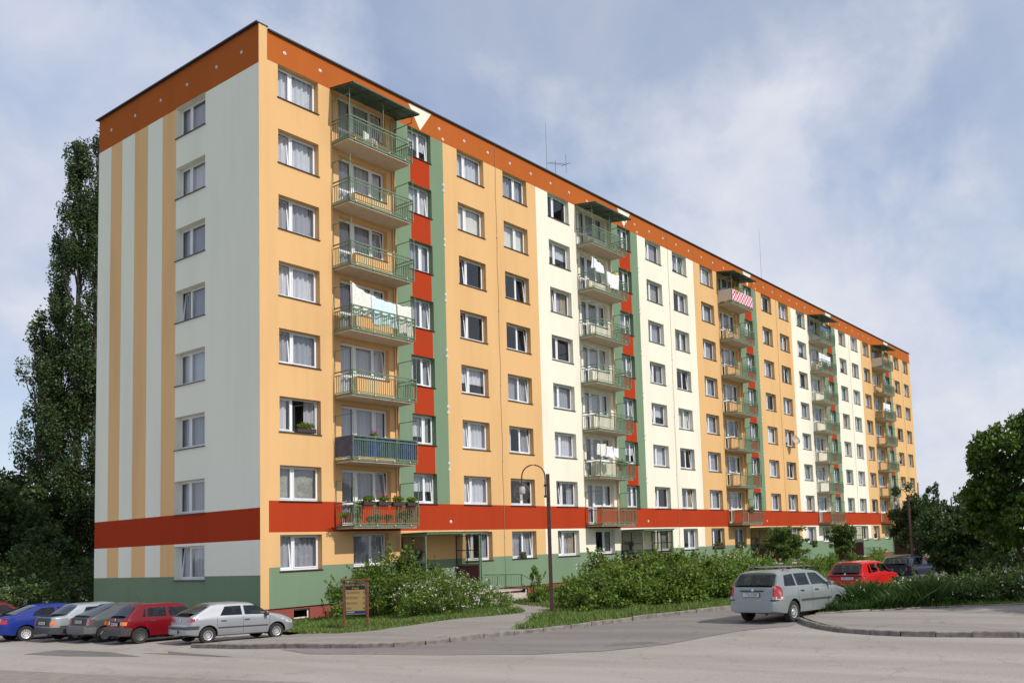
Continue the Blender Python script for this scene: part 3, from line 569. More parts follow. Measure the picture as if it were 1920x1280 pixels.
L_WHITE=leafmat('petal_white',(.6,.55,.5),(.85,.8,.78),None,.2); L_RED=leafmat('petal_red',(.5,.03,.02),(.7,.06,.03),None,.2); L_PINK=leafmat('petal_pink',(.45,.05,.3),(.6,.12,.4),None,.2); L_GRASS=leafmat('grass_blade',(.09,.15,.028),(.19,.265,.06),(.30,.28,.13)); L_GRD=leafmat('grass_blade_dark',(.03,.075,.015),(.08,.15,.035))
def trunk(parent,pts,r0,r1,m=BARK,name='trunk',limbs=()):
    mb=MB(); mb.tube(pts,r0,m,9,r1)
    for l in limbs: mb.tube(l[0],l[1],m,6,l[2])
    return mb.obj(name,parent,50)
def tree(name,label,loc,H,trunk_h,clumps,leafs,size,lm,tr=.16,group=None,seed=1,bark=BARK,extra=None):
    rs=np.random.RandomState(seed); t=thing(name,label,'tree',loc,0,group); lim=[]
    top=Vector((.1*rs.randn(),.1*rs.randn(),H*.75))
    for (c,r,w) in clumps:
        z0=max(trunk_h*.7,min(c[2]*.6,H*.6)); s=Vector((top.x*z0/H,top.y*z0/H,z0)); e=Vector(c); mdl=s.lerp(e,.5)+Vector((0,0,-.1*r[2])); lim.append(([s,mdl,e],tr*.4,tr*.07))
    trunk(t,[(0,0,-.4),(.02,.03,trunk_h*.5),(.0,.05,trunk_h),top],tr,tr*.25,bark,'trunk',lim)
    W=sum(c[2] for c in clumps); P=[]
    for (c,r,w) in clumps:
        n=int(leafs*w/W); k=max(3,int(n/110)); sub=blob(c,[q*.82 for q in r],k,rs,.5)
        for s in sub: P.append(blob(s,[q*.27 for q in r],n//k,rs,.1))
    P=np.concatenate(P); me=leafmesh('crown',P,size,[lm],rs=rs); link('crown',me,t)
    return t
def autoclumps(n,cx,cy,cz,rx,ry,rz,rs,sc=.50,low=.2):
    out=[((cx,cy,cz),(rx*.6,ry*.6,rz*.6),.35)]
    for i in range(n):
        d=rs.normal(size=3); d/=np.linalg.norm(d); t=.32+.38*rs.rand(); p=(cx+d[0]*rx*t,cy+d[1]*ry*t,cz+d[2]*rz*t); s=sc*(.7+.6*rs.rand()); out.append((p,(rx*s,ry*s,rz*s*.8),s**2))
    return out
def poplar(label,loc,H,rad,seed,leafs,prof):
    rs=np.random.RandomState(seed); t=thing('poplar_tree',label,'tree',loc,0,'poplars behind the gable'); P=[]; lim=[]
    for i in range(int(H*4.2)):
        z=H*(.10+.88*rs.rand()); f=np.interp(z/H,[p[0] for p in prof],[p[1] for p in prof])*rad; a=rs.rand()*6.283; q=f*(.25+.75*rs.rand()); c=(q*math.cos(a),q*math.sin(a),z); rr=.25+.42*rs.rand()*(f/rad+.5)
        n=int(leafs/(H*4.2)*(rr/.5)**2); P.append(blob(c,(rr,rr,rr*1.9),n,rs,.2))
        if i%2==0: lim.append(([Vector((0,0,max(.5,z-2.8))),Vector((c[0]*.75,c[1]*.75,z-1.2)),Vector(c)],.06,.015))
    trunk(t,[(0,0,-.6),(.05,.1,H*.3),(-.08,0,H*.6),(0,0,H*.95)],.34,.05,BARKG,'trunk',lim)
    link('crown',leafmesh('crown',np.concatenate(P),.16,[L_POP],rs=rs),t); return t
poplar('tallest poplar at the left, standing clear of the block with a ragged crown',(8.06,33.67,-.4),33.0,1.9,3,44000,[(0,.9),(.1,1.1),(.3,1.2),(.5,1.0),(.66,.72),(.8,.60),(.92,.48),(.97,.34),(1,.12)])
poplar('poplar half hidden by the back edge of the gable',(8.75,32.6,-.5),33.4,1.6,5,26000,[(0,.5),(.2,.9),(.5,.8),(.65,.7),(.76,.35),(.86,.6),(.94,.5),(1,.1)])
poplar('lowest poplar on the left side of the poplar row',(6.6,35.8,-.4),20.2,1.8,8,20000,[(0,.7),(.2,1.),(.5,.95),(.7,.75),(.85,.5),(.95,.3),(1,.1)])
poplar('slim poplar with a split top between the tallest and the lowest one',(7.4,34.7,-.4),27.0,1.4,18,21000,[(0,.9),(.2,1.1),(.5,1.0),(.68,.55),(.8,.42),(.95,.35),(1,.1)])
rs=np.random.RandomState(4)
tree('broadleaf_tree','dark round tree at the left edge behind the parked cars',(2.3,33,-.9),9.6,2.4,autoclumps(16,0,0,5.6,4.4,4.2,4.2,rs),22000,.24,L_DK,.25,seed=4)
tree('broadleaf_tree','dark tree filling the gap under the poplars',(6.3,36,-.5),11,2.4,autoclumps(16,0,0,5.3,4.8,4.2,4.6,rs),20000,.24,L_DK,.25,seed=5)
tree('broadleaf_tree','dark bushy tree right behind the blue car',(3.4,25.5,-.4),5.4,1.0,autoclumps(14,0,0,2.6,3.2,2.4,2.5,rs),14000,.18,L_DK,.15,seed=6)
tree('broadleaf_tree','low dark tree between the gable corner and the poplar trunks',(6.6,24.5,-.4),4.4,1.0,autoclumps(12,0,0,2.2,2.6,2.0,2.0,rs),9000,.18,L_DK,.15,seed=16)
rs=np.random.RandomState(9)
tree('linden_tree','big leafy linden at the right edge with the highest crown on that side',(22.1,-23.3,.1),8.8,1.6,[((a[0]*1.0,a[1],a[2]*1.09),b,c) for a,b,c in [((.4,-1.2,6.3),(1.5,1.7,1.4),3),((-.8,.5,5.3),(1.5,1.5,1.3),3),((.5,-.6,4.2),(1.9,2.0,1.4),3.4),((-.2,1.2,3.8),(1.3,1.3,1.2),2.4),((.2,-2.4,4.6),(1.6,1.7,1.6),3),((-.6,-1.0,2.9),(1.6,1.9,1.0),2.4),((.3,-1.9,7.1),(1.0,1.1,.8),1.3),((0,-3.0,6.2),(1.2,1.4,1.5),2),((0,1.3,2.7),(1.2,1.3,.9),1.8),((.2,-3.2,3.0),(1.5,1.5,1.2),2),((-.3,.3,2.0),(1.3,1.4,.8),1.4),((-.2,-1.9,1.9),(1.3,1.2,.8),1.4)]],42000,.19,L_LIN,.15,seed=9)
tree('broadleaf_tree','dense tree just left of the big linden, behind the flowering verge',(27.7,-19.1,.1),5.5,.8,autoclumps(20,0,0,2.6,2.4,2.2,2.6,rs)+[((0,0,.9),(1.8,1.8,.9),.5)],18000,.15,L_DK,.14,seed=10)
tree('broadleaf_tree','low dark tree filling the space between the linden and its neighbour',(25,-20.4,.1),3.3,.6,autoclumps(16,0,0,1.6,2.0,1.9,1.5,rs)+[((0,0,.8),(1.8,1.8,.8),.5)],14000,.16,L_DK,.14,seed=30)
tree('broadleaf_tree','feathery tree at the far end of the block beside the distant lamp',(40.9,-13.5,.1),7.7,.8,autoclumps(20,0,0,3.6,2.1,2.1,3.3,rs)+[((0,-.4,1.2),(1.6,1.7,1.0),.6)],20000,.16,L_POP,.14,seed=11)
tree('broadleaf_tree','spreading tree behind the feathery one at the far end',(46,-16.3,.1),6.2,1.0,autoclumps(16,0,0,3.0,2.8,3.0,2.7,rs),15000,.2,L_DK,.14,seed=12)
tree('broadleaf_tree','dark rounded tree right of the feathery one, its crown almost touching the cars',(36,-16.6,.1),4.4,.8,autoclumps(16,0,0,2.1,1.9,2.2,1.9,rs),14000,.16,L_DK,.14,seed=31)
tree('broadleaf_tree','tree closing the view between linden and spreading tree',(60,-26,.2),8.5,1.0,autoclumps(16,0,0,3.8,5.5,5.5,3.7,rs),14000,.28,L_DK,.2,seed=15)
tree('broadleaf_tree','tree at the right edge behind the linden',(40,-28,.2),6.5,1.0,autoclumps(14,0,0,2.9,4.5,4.5,2.8,rs),14000,.24,L_DK,.2,seed=17)
tree('broadleaf_tree','big tree standing outside the right edge that shades the island',(10.5,-33.5,.1),10.5,2.4,autoclumps(18,0,0,6.3,4.6,4.0,3.6,rs),20000,.26,L_LIN,.22,seed=33)
tree('ornamental_tree','small round tree by the third entrance, above the silver estate car',(37.2,-5.3,0.0),3.9,.8,autoclumps(20,0,0,2.15,2.1,2.15,1.45,rs,.5),20000,.12,L_BUSH2,.08,seed=13)
tree('ornamental_tree','small egg-shaped tree near the fourth entrance, above the red hatchback',(52.6,-3.8,.0),4.0,.8,autoclumps(18,0,0,2.3,1.55,1.55,1.7,rs,.5),15000,.12,L_BUSH2,.08,seed=14)
def bush(name,label,loc,clumps,n,size,mats,wts,seed,flower=None,group=None,stems=True):
    rs=np.random.RandomState(seed); t=thing(name,label,'bush',loc,0,group); P=[]; W=sum(c[1][0]*c[1][2] for c in clumps)
    for c,r in clumps:
        k=int(n*r[0]*r[2]/W); q=max(2,k//120); sub=blob(c,[v*.72 for v in r],q,rs,.5)
        for s in sub: P.append(blob(s,[v*.38 for v in r],k//q,rs,.1))
    sh=[]
    for c,r in clumps:
        for j in range(max(2,int(5*r[0]))):
            d=np.array([rs.randn()*.55,rs.randn()*.55,.9]); d/=np.linalg.norm(d); b0=np.array(c)+d*np.array(r)*.8; L_=(.25+.45*rs.rand())*min(1.,r[2]); t_=rs.rand(26)
            P.append(b0+d*L_*t_[:,None]+rs.normal(size=(26,3))*.055*(1.2-t_)[:,None]); sh.append((b0-d*.3,b0+d*L_))
    P=np.concatenate(P); P=P[P[:,2]>-.1]; mi=rs.choice(len(mats),size=len(P),p=np.array(wts)/sum(wts)); link('foliage',leafmesh('foliage',P,size,mats,mi,rs=rs),t)
    if flower:
        fm,fn,fs,ysel=flower; top=[]
        for c,r in clumps:
            d=rs.normal(size=(fn,3)); d/=np.linalg.norm(d,axis=1)[:,None]; d[:,2]=abs(d[:,2]); q=np.array(c)+d*np.array(r)*(.98+.12*rs.rand(fn))[:,None]; top.append(q[rs.rand(fn)<ysel])
        F=np.concatenate(top); F=np.repeat(F,4,axis=0)+rs.normal(size=(len(F)*4,3))*.03; link('blossom',leafmesh('blossom',F,fs,[fm],rs=rs,asp=1.),t)
    mb=MB()
    for a_,b_ in sh: mb.tube([tuple(a_),tuple(b_)],.008,BARK,4,.003,cap=False)
    for c,r in clumps:
        for j in range(3): mb.tube([(c[0]*.8,c[1]*.8,-.2),(c[0]+rs.randn()*.15,c[1]+rs.randn()*.15,max(.2,c[2]*.6)),(c[0]+rs.randn()*r[0]*.4,c[1]+rs.randn()*r[1]*.4,c[2]+r[2]*.5)],.025,BARK,5,.008)
    mb.obj('stem',t); return t
# --- spiraea beside the sign, dark shrub behind it, big hedge bushes, etc.
bush('shrub','tall dark green shrub behind the brown signboard',(3.6,-2.3,-.15),[((-1.2,.2,.8),(1.0,.9,.9)),((0,0,1.3),(1.1,1.,1.2)),((1.1,.3,1.7),(.9,.9,1.2)),((2.0,.2,1.4),(1.0,.9,1.1)),((2.9,-.3,1.1),(1.0,.9,1.0)),((.2,-.8,.7),(1.2,.8,.8)),((1.5,-.3,2.2),(.5,.5,.75)),((.4,-1.4,1.0),(.9,.8,.9)),((2.5,.5,1.9),(.5,.5,.6)),((1.6,-1.3,1.1),(1.1,.9,1.0))],22000,.10,[L_BUSH2,L_BUSH],[1,1],21)
bush('spiraea_bush','white flowering bush right of the brown signboard',(4.6,-5.4,-.12),[((-1.0,.6,.6),(1.0,.9,.75)),((.2,.2,.75),(1.1,1.0,.85)),((1.1,-.5,.65),(1.0,.9,.75)),((2.0,-.7,.45),(.9,.8,.6)),((-.2,-.9,.4),(1.0,.7,.5)),((1.2,.7,1.0),(.9,.8,.8))],16000,.075,[L_BUSH,L_BUSH2],[2,1],22,flower=(L_WHITE,95,.042,.6))
bush('shrub','small loose shrub beside the entrance steps',(10.0,-5.7,-.05),[((0,0,.45),(.7,.7,.5)),((.35,.3,.8),(.4,.4,.5)),((-.4,-.2,.4),(.5,.5,.4)),((-.2,.1,1.25),(.28,.28,.5)),((.5,-.3,.5),(.4,.4,.35))],3600,.08,[L_BUSH],[1],23)
cl=[]; rs=np.random.RandomState(31)
for i in range(14):
    t=i/13; hk=float(np.interp(t,[0,.15,.35,.55,.75,1],[.66,.84,1.0,1.08,.92,.72]))*(.9+.22*rs.rand()); x=1.0+6.4*t; y=-1.95-3.1*t; cl.append(((x+rs.randn()*.25,y+rs.randn()*.25,.72*hk),(.95+.2*rs.rand(),.9,.9*hk)))
    cl.append(((x+.5,y+1.1,.95*hk),(.9+.25*rs.rand(),.9,1.0*hk)))
    if i%3==1: cl.append(((x+.2,y+.3,1.55*hk),(.4,.4,.5)))
bush('hedge_bush','long leafy bush along the lawn between lamp post and silver estate car',(4.6,-9.9,0.0),cl,56000,.11,[L_BUSH,L_BUSH2,L_PINKB,L_YEL],[9,3,.35,.12],24,flower=(L_PINKB,8,.05,.2))
bush('hedge_bush','reddish flowering bush behind the long leafy bush',(13.2,-9.6,0.0),[((-2.6,1.2,1.2),(.9,.9,1.1)),((-1.5,.9,1.0),(1.1,1.0,1.0)),((0,0,1.1),(1.3,1.1,1.1)),((1.6,-.4,1.0),(1.3,1.1,1.0)),((3.2,-.6,.9),(1.2,1.0,.95)),((4.6,-.8,.9),(1.1,1.0,.9))],20000,.10,[L_BUSH,L_PINKB],[4,1],25,flower=(L_WHITE,60,.05,.3))
bush('hedge_bush','light green bush left of the small round tree',(21.5,-9.5,0.05),[((-1,0,.9),(1.2,1.1,.9)),((.5,0,1.0),(1.2,1.1,1.0)),((2.2,-.3,.85),(1.2,1.1,.85))],9000,.10,[L_BUSH],[1],26,flower=(L_WHITE,60,.06,.3))
bush('hedge_bush','dark hedge under the crown of the big linden',(24,-24,.1),[((-1.5,2.2,.8),(1.5,1.3,.9)),((0,0,.9),(1.6,1.5,1.0)),((1,-2.2,.9),(1.6,1.5,1.0)),((2,-4.2,.9),(1.8,1.6,1.1)),((4,2,.9),(1.8,1.6,1.0)),((8,4.5,.9),(2,1.6,1.1)),((7,0,1.1),(2.4,2,1.3)),((9,-3,1.2),(2.6,2.4,1.5))],20000,.14,[L_DK,L_BUSH2],[2,1],28)
bush('hedge_bush','dark undergrowth behind the left row of parked cars',(-1.6,16,-.3),[((0,0,1.0),(1.8,1.6,1.3)),((2.6,.6,1.2),(1.8,1.6,1.5)),((-2.4,1.2,1.1),(1.8,1.6,1.4)),((-5,2.8,1.3),(2.2,1.8,1.6)),((4.0,2.0,1.5),(1.6,1.6,1.8)),((-8,4.5,1.4),(2.4,2.2,1.8)),((1.5,3.5,1.8),(2.4,1.8,2.0)),((-3.5,5,1.8),(2.6,1.8,2.2))],24000,.15,[L_DK,L_BUSH2],[4,1],29)
bush('shrub','low green hedge behind the silver estate car',(31,-9,.1),[((-4,0,.5),(2,.8,.6)),((-1,0,.5),(2,.8,.6)),((2,0,.5),(2,.8,.6)),((5,0,.5),(2,.8,.6)),((9,0,.5),(2.4,.8,.6)),((14,0,.6),(2.4,.8,.6))],11000,.11,[L_BUSH],[1],27)
# tall weeds on the island
rs=np.random.RandomState(41); C=[];F=[]
def verge(seed,n,poly,h,size):
    pass
cl=[]; rs=np.random.RandomState(41)
for i in range(30):
    t=i/29; p=Vector((6.1+4.6*t,-21.3-5.6*t)); hh=.46+.24*t+.08*math.sin(i*1.9)
    cl.append(((p.x-9+rs.randn()*.2+.5,p.y+24+rs.randn()*.2+.25,hh*.5),(.75,.75,hh*(.85+.3*rs.rand()))))
    cl.append(((p.x-9+1.7+rs.randn()*.4,p.y+24+.9+rs.randn()*.4,hh*.55),(1.1,1.0,hh*(.85+.3*rs.rand()))))
bush('weed_thicket','dark weedy thicket with white umbel flowers on the island verge',(9,-24,.1),cl,60000,.085,[L_GRD,L_BUSH2,L_BUSH],[3,3,1],42,flower=(L_WHITE,12,.05,.35))
# grass
def grass(name,label,poly,n,h,mats,seed,lean=.35,off=0):
    rs=np.random.RandomState(seed); P=np.array(poly); lo=P.min(0); hi=P.max(0); out=[]
    def inp(x,y):
        c=np.zeros(len(x),bool); j=len(P)-1
        for i in range(len(P)):
            a=(P[i,1]>y)!=(P[j,1]>y); xx=(P[j,0]-P[i,0])*(y-P[i,1])/(P[j,1]-P[i,1]+1e-12)+P[i,0]; c^=a&(x<xx); j=i
        return c
    x=lo[0]+(hi[0]-lo[0])*rs.rand(n*3); y=lo[1]+(hi[1]-lo[1])*rs.rand(n*3); k=inp(x,y); x=x[k][:n]; y=y[k][:n]; n=len(x)
    d=((GP[None,:,0]-x[:,None])**2+(GP[None,:,1]-y[:,None])**2+2.5)**-1.8; z=(d*GP[None,:,2]).sum(1)/d.sum(1)+off
    patch=.6+.5*np.sin(x*2.1+np.sin(y*1.7)*2)*np.sin(y*1.3+1)+.3*rs.rand(n); hh=h*np.clip(patch,.35,1.4)*(.5+rs.rand(n)); a=rs.rand(n)*6.283; w=.012+.012*rs.rand(n); lx=rs.randn(n)*lean*hh; ly=rs.randn(n)*lean*hh
    B0=np.stack([x,y,z],1); V=np.empty((n,4,3)); dx=np.stack([np.cos(a)*w,np.sin(a)*w,0*w],1)
    V[:,0]=B0-dx; V[:,1]=B0+dx; V[:,2]=B0+dx*.5+np.stack([lx*.5,ly*.5,hh*.6],1)+dx*0; V[:,3]=B0+np.stack([lx,ly,hh],1)
    me=bpy.data.meshes.new(name); me.vertices.add(4*n); me.vertices.foreach_set('co',V.ravel()); me.loops.add(4*n); me.loops.foreach_set('vertex_index',np.arange(4*n,dtype=np.int32)); me.polygons.add(n); me.polygons.foreach_set('loop_start',np.arange(n,dtype=np.int32)*4); me.polygons.foreach_set('loop_total',np.full(n,4,dtype=np.int32))
    for m in mats: me.materials.append(m)
    me.update(calc_edges=True); o=link(name,me); return tag(o,label,'grass',None,'stuff')
def tufts(pts,n,seed):
    rs=np.random.RandomState(seed); out=[]
    P=[Vector((x,y,0)) for x,y in pts]
    for k in range(n):
        i=rs.randint(len(P)-1); q=P[i].lerp(P[i+1],rs.rand()); x,y=q.x+rs.randn()*.10,q.y+rs.randn()*.10; out.append([(x-.12,y-.12),(x+.12,y-.12),(x+.12,y+.12),(x-.12,y+.12)])
    return out
M_LAWN=mat('lawn_soil',(.05,.085,.02),.95,col2=(.09,.14,.035),vscale=2.5,bump=.6,bscale=30)
lawnA=dd(LAWN_N+[(9.2,-.1),(.1,-.1),(-1.2,-.1)]); lawnB=dd(LAWN_T+[p for p in KERB_L if p[0]>=1.0]+KERB_L2[1:10]+[(40,-12),(40,-.1),(10.6,-.1)])
struct(sheet('lawn',lawnA,.10,M_LAWN,1)); struct(sheet('lawn',lawnB,.105,M_LAWN,1.5))
isl=dd([(4.75,-20.6)]+[p for p in reversed(GI)][1:]+[(30,-36),(30,-22),(12,-21.1),(7.5,-20.6)]); struct(sheet('lawn',isl,.13,M_LAWN,1.5))
grass('grass','green grass on the lawn in front of the first flats',lawnA,26000,.13,[L_GRASS],51,off=.1)
grass('grass','green grass around the lamp post and along the side street',dd(LAWN_T+[p for p in KERB_L if p[0]>=1.0]+[(12,-16.6),(14,-10),(12.5,-1.5),(10.6,-1.5)]),45000,.13,[L_GRASS],52,off=.1)
grass('grass','thin grass further along the block',[(13,-16),(30,-13),(40,-11.5),(40,-1),(13,-1)],22000,.16,[L_GRASS],53,off=.1)
grass('grass','long dark grass on the island corner beside the silver estate car',[(5.2,-20.85),(5.7,-21.45),(6.5,-22.4),(7.4,-23.6),(7.9,-23.4),(7.6,-22.0),(7.0,-20.95),(6.2,-20.75)],15000,.52,[L_GRD],54,.42,off=.1)
grass('grass','weeds and grass tufts creeping over the left pavement edge',dd([(p[0],p[1]) for p in LAWN_N[:14]]+[(p[0]-.28-.12*math.sin(i*2.3),p[1]-.10-.08*math.sin(i*1.7)) for i,p in reversed(list(enumerate(LAWN_N[:14])))]),2600,.10,[L_GRASS],56,.5,off=.1)
grass('grass','weeds and grass tufts creeping towards the side street kerb',dd([(p[0],p[1]) for p in LAWN_T]+[(p[0]-.10-.12*math.sin(i*2.1),p[1]+.22+.10*math.sin(i*1.3)) for i,p in reversed(list(enumerate(LAWN_T)))]),2600,.10,[L_GRASS],57,.5,off=.1)
grass('grass','short grass along the kerb of the island',dd([p for p in reversed(GI)]+[(9.4,-30),(10.5,-30),(9.5,-25.5),(7,-22.2),(5.6,-21.0)]),12000,.12,[L_GRASS],55,off=.12)
# ------------------------------------------------------------------ cars
def paint(name,c,metal=.0): 
    return mat(name,c,.34,metal=metal,coat=.5,var=.06,vscale=1.5,spec=.08)
def interp(pts,x): return float(np.interp(x,[p[0] for p in pts],[p[1] for p in pts]))
M_TYRE=mat('tyre',(.022,.021,.02),.85,var=.3,vscale=20); M_RIM=mat('hubcap',(.42,.42,.43),.4,metal=.4); M_PLATE=mat('plate_white',(.6,.6,.58),.5); M_TL=mat('tail_red',(.35,.01,.01),.15,coat=1.); M_TO=mat('indicator_orange',(.8,.18,.01),.2,coat=1.); M_TW=mat('lamp_clear',(.6,.55,.55),.2,coat=1.); M_INT=mat('seat_fabric',(.03,.03,.035),.9); M_CHAR=mat('text_black',(.02,.02,.02),.7)
def text_mb(txt,size,m):
    cu=bpy.data.curves.new('t','FONT'); cu.body=txt; cu.size=size; cu.align_x='CENTER'; cu.align_y='CENTER'; cu.extrude=.0008
    o=bpy.data.objects.new('t',cu); COL.objects.link(o); bpy.context.view_layer.update(); dg=bpy.context.evaluated_depsgraph_get(); me=bpy.data.meshes.new_from_object(o.evaluated_get(dg)); bpy.data.objects.remove(o); me.materials.clear(); me.materials.append(m); return me
class Car:
    def __init__(s,L,W,H,top,belt,wb0,wb1,wr=.29,bot=.23,tumble=.25):
        s.L,s.W,s.H,s.top,s.belt,s.a0,s.a1,s.wr,s.bot,s.tb=L,W,H,top,belt,wb0,wb1,wr,bot,tumble
    def plan(s,x):
        d=min(x,s.L-x); return 1-.17*(max(0,1-d/.32))**2
    def wid(s,x,z):
        h=s.W/2*s.plan(x); b=interp(s.belt,x)
        if z<=b: return h*(1-.045*((z-.62)/.35)**2 if z>.62 else 1-.06*((.62-z)/.4)**2)
        hb=1-.045*((b-.62)/.35)**2
        return h*hb*(.985-s.tb*(z-b)/(s.H-b))
    def t(s,x): return interp(s.top,x)
    def bt(s,x):
        d=min(x,s.L-x); return s.bot+.07*max(0,1-d/.5)
    def sec(s,x):
        r=.07; b=s.bt(x); t=s.t(x); bl=min(interp(s.belt,x),t-r); P=[(0,b),(s.wid(x,b+.05)*.85,b),(s.wid(x,b+.03),b+.04)]
        for k in range(1,7): z=b+.04+(bl-b-.04)*k/6; P.append((s.wid(x,z),z))
        for k in range(1,5): z=bl+(t-r-bl)*k/4; P.append((s.wid(x,z),z+.0005*k))
        w=s.wid(x,t-r)
        P+=[(w-.018,t-r*.42),(w-.05,t-.012)]
        for f in (.8,.55,.28,0): P.append(((w-.05)*f,t+s.crown(x)*(1-f*f)-.004*f))
        return P
    def crown(s,x): return .03
    def body(s,pm,dark,cuts=None):
        xs=sorted(set([0,.03,.08,.16,.26,s.L-.26,s.L-.16,s.L-.08,s.L-.03,s.L]+[p[0] for p in s.top]+[p[0]+1e-3*0 for p in s.belt]+list(np.linspace(0,s.L,34))))
        ys=[];
        for x in xs:
            if not ys or x-ys[-1]>.012: ys.append(x)
        xs=ys; rows=[]; mb=MB(); mi=mb.mi(pm); mb.mi(dark)
        for x in xs:
            P=s.sec(x); full=[(x,y,z) for y,z in P]+[(x,-y,z) for y,z in P[-2:0:-1]]; rows.append(len(mb.v)); mb.v+=full; n=len(full)
        for a,b in zip(rows,rows[1:]):
            for j in range(n): q=(j+1)%n; mb.f.append((a+j,b+j,b+q,a+q)); mb.m.append(mi)
        mb.f.append(tuple(range(n))); mb.m.append(mi); mb.f.append(tuple(range(rows[-1]+n-1,rows[-1]-1,-1))); mb.m.append(mi)
        me=mb.mesh('body'); bm=bmesh.new(); bm.from_mesh(me); bmesh.ops.recalc_face_normals(bm,faces=bm.faces[:]); bm.to_mesh(me); bm.free()
        o=link('body',me)
        cut=MB(); cut.mi(pm); cut.mi(dark)
        for x in (s.a0,s.a1):
            for sg in (-1,1):
                y0=sg*(s.W/2-.26); y1=sg*(s.W/2+.1); r=s.wr+.055; lo=min(y0,y1); hi=max(y0,y1)
                cut.lathe([(0,lo),(r,lo),(r,hi),(0,hi)],dark,28,c=(x,0,s.wr+.01),axis='y')
        cme=cut.mesh('c'); bm=bmesh.new(); bm.from_mesh(cme); bmesh.ops.remove_doubles(bm,verts=bm.verts[:],dist=1e-5); bmesh.ops.recalc_face_normals(bm,faces=bm.faces[:]); bm.to_mesh(cme); bm.free(); co=link('c',cme)
        cobs=[co]
        if cuts:
            zb=interp(s.belt,s.L*.4)+.045; q=MB(); q.mi(pm); q.mi(dark); q.box((-1,-s.W*.36,zb),(s.L+1,s.W*.36,s.H-.115),dark); cobs.append(link('c',q.mesh('c')))
            q=MB(); q.mi(pm); q.mi(dark)
            for pl in cuts:
                cxm=sum(p[0] for p in pl)/len(pl); czm=sum(p[1] for p in pl)/len(pl); ps=[(cxm+(x-cxm)*.96,czm+(z-czm)*.94) for x,z in pl]; n=len(ps); n0=len(q.v)
                q.v+=[(x,-1.2,z) for x,z in ps]+[(x,1.2,z) for x,z in ps]
                for a in range(n): b=(a+1)%n; q.f.append((n0+a,n0+b,n0+n+b,n0+n+a)); q.m.append(1)
                q.f.append(tuple(n0+a for a in range(n-1,-1,-1))); q.m.append(1); q.f.append(tuple(n0+n+a for a in range(n))); q.m.append(1)
            cm_=q.mesh('c'); bm=bmesh.new(); bm.from_mesh(cm_); bmesh.ops.recalc_face_normals(bm,faces=bm.faces[:]); bm.to_mesh(cm_); bm.free(); cobs.append(link('c',cm_))
        for cc in cobs: md=o.modifiers.new('b','BOOLEAN'); md.object=cc; md.operation='DIFFERENCE'; md.solver='EXACT'
        bpy.context.view_layer.update(); dg=bpy.context.evaluated_depsgraph_get(); m2=bpy.data.meshes.new_from_object(o.evaluated_get(dg)); bpy.data.objects.remove(o); [bpy.data.objects.remove(q) for q in cobs]
        m2.polygons.foreach_set('use_smooth',[True]*len(m2.polygons)); m2.update(); m2.set_sharp_from_angle(angle=R(38)); m2.name='body'; return m2
    def side(s,poly,m,off,sg,step=.12):
        bm=bmesh.new(); bm.faces.new([bm.verts.new((x,0,z)) for x,z in poly]); s._cut(bm,step,(0,2))
        for v in bm.verts: v.co.y=sg*(s.wid(v.co.x,v.co.z)+off)
        return s._fin(bm,m,'p')
    def _cut(s,bm,step,axes):
        for ax in axes:
            lo=min(v.co[ax] for v in bm.verts); hi=max(v.co[ax] for v in bm.verts); q=math.ceil(lo/step)*step+.003
            while q<hi:
                co=[0,0,0]; no=[0,0,0]; co[ax]=q; no[ax]=1; bmesh.ops.bisect_plane(bm,geom=bm.verts[:]+bm.edges[:]+bm.faces[:],plane_co=co,plane_no=no); q+=step
    def _fin(s,bm,m,name):
        me=bpy.data.meshes.new(name); bm.to_mesh(me); bm.free(); me.materials.append(m); return me
    def rearx(s,y,z,off):
        zs=[p for p in s.top if p[0]<s.L*.45]; xr=0.
        for (xa,za),(xb,zb) in zip(zs,zs[1:]):
            if za<=z<=zb and zb>za: xr=xa+(xb-xa)*(z-za)/(zb-za); break
        h=s.wid(.5,min(z,interp(s.belt,.5))); c=(1-abs(y)/h)/.17; d=.32*(1-math.sqrt(max(0,min(1,c)))) if c<1 else 0
        return max(xr,d)-off
    def rear(s,poly,m,off,step=.07):
        bm=bmesh.new(); bm.faces.new([bm.verts.new((0,y,z)) for y,z in poly]); s._cut(bm,step,(1,2))
        for v in bm.verts: v.co.x=s.rearx(v.co.y,v.co.z,off)
        return s._fin(bm,m,'p')
    def deck(s,x0,x1,f0,f1,m,off,rd=.06):
        """patch on the upper surface between profile stations (screens)"""
        mb=MB(); i=mb.mi(m); nx,ny=8,10; dz=(s.t(x1)-s.t(x0)); dx=x1-x0; nl=math.hypot(dx,dz); nx_,nz_=-dz/nl,dx/nl
        if dx<0: pass
        for a in range(nx+1):
            u=a/nx; x=x0+dx*u
            for b in range(ny+1):
                v=-1+2*b/ny; w=s.wid(x,s.t(x)-.07)-.05; f=f0+(f1-f0)*u; y=w*f*v; z=s.t(x)+.03*(1-(f*v)**2)
                mb.v.append((x+nx_*off,y,z+abs(nz_)*off))
        for a in range(nx):
            for b in range(ny): k=a*(ny+1)+b; mb.f.append((k,k+1,k+ny+2,k+ny+1)); mb.m.append(i)
        return mb.mesh('screen',60)
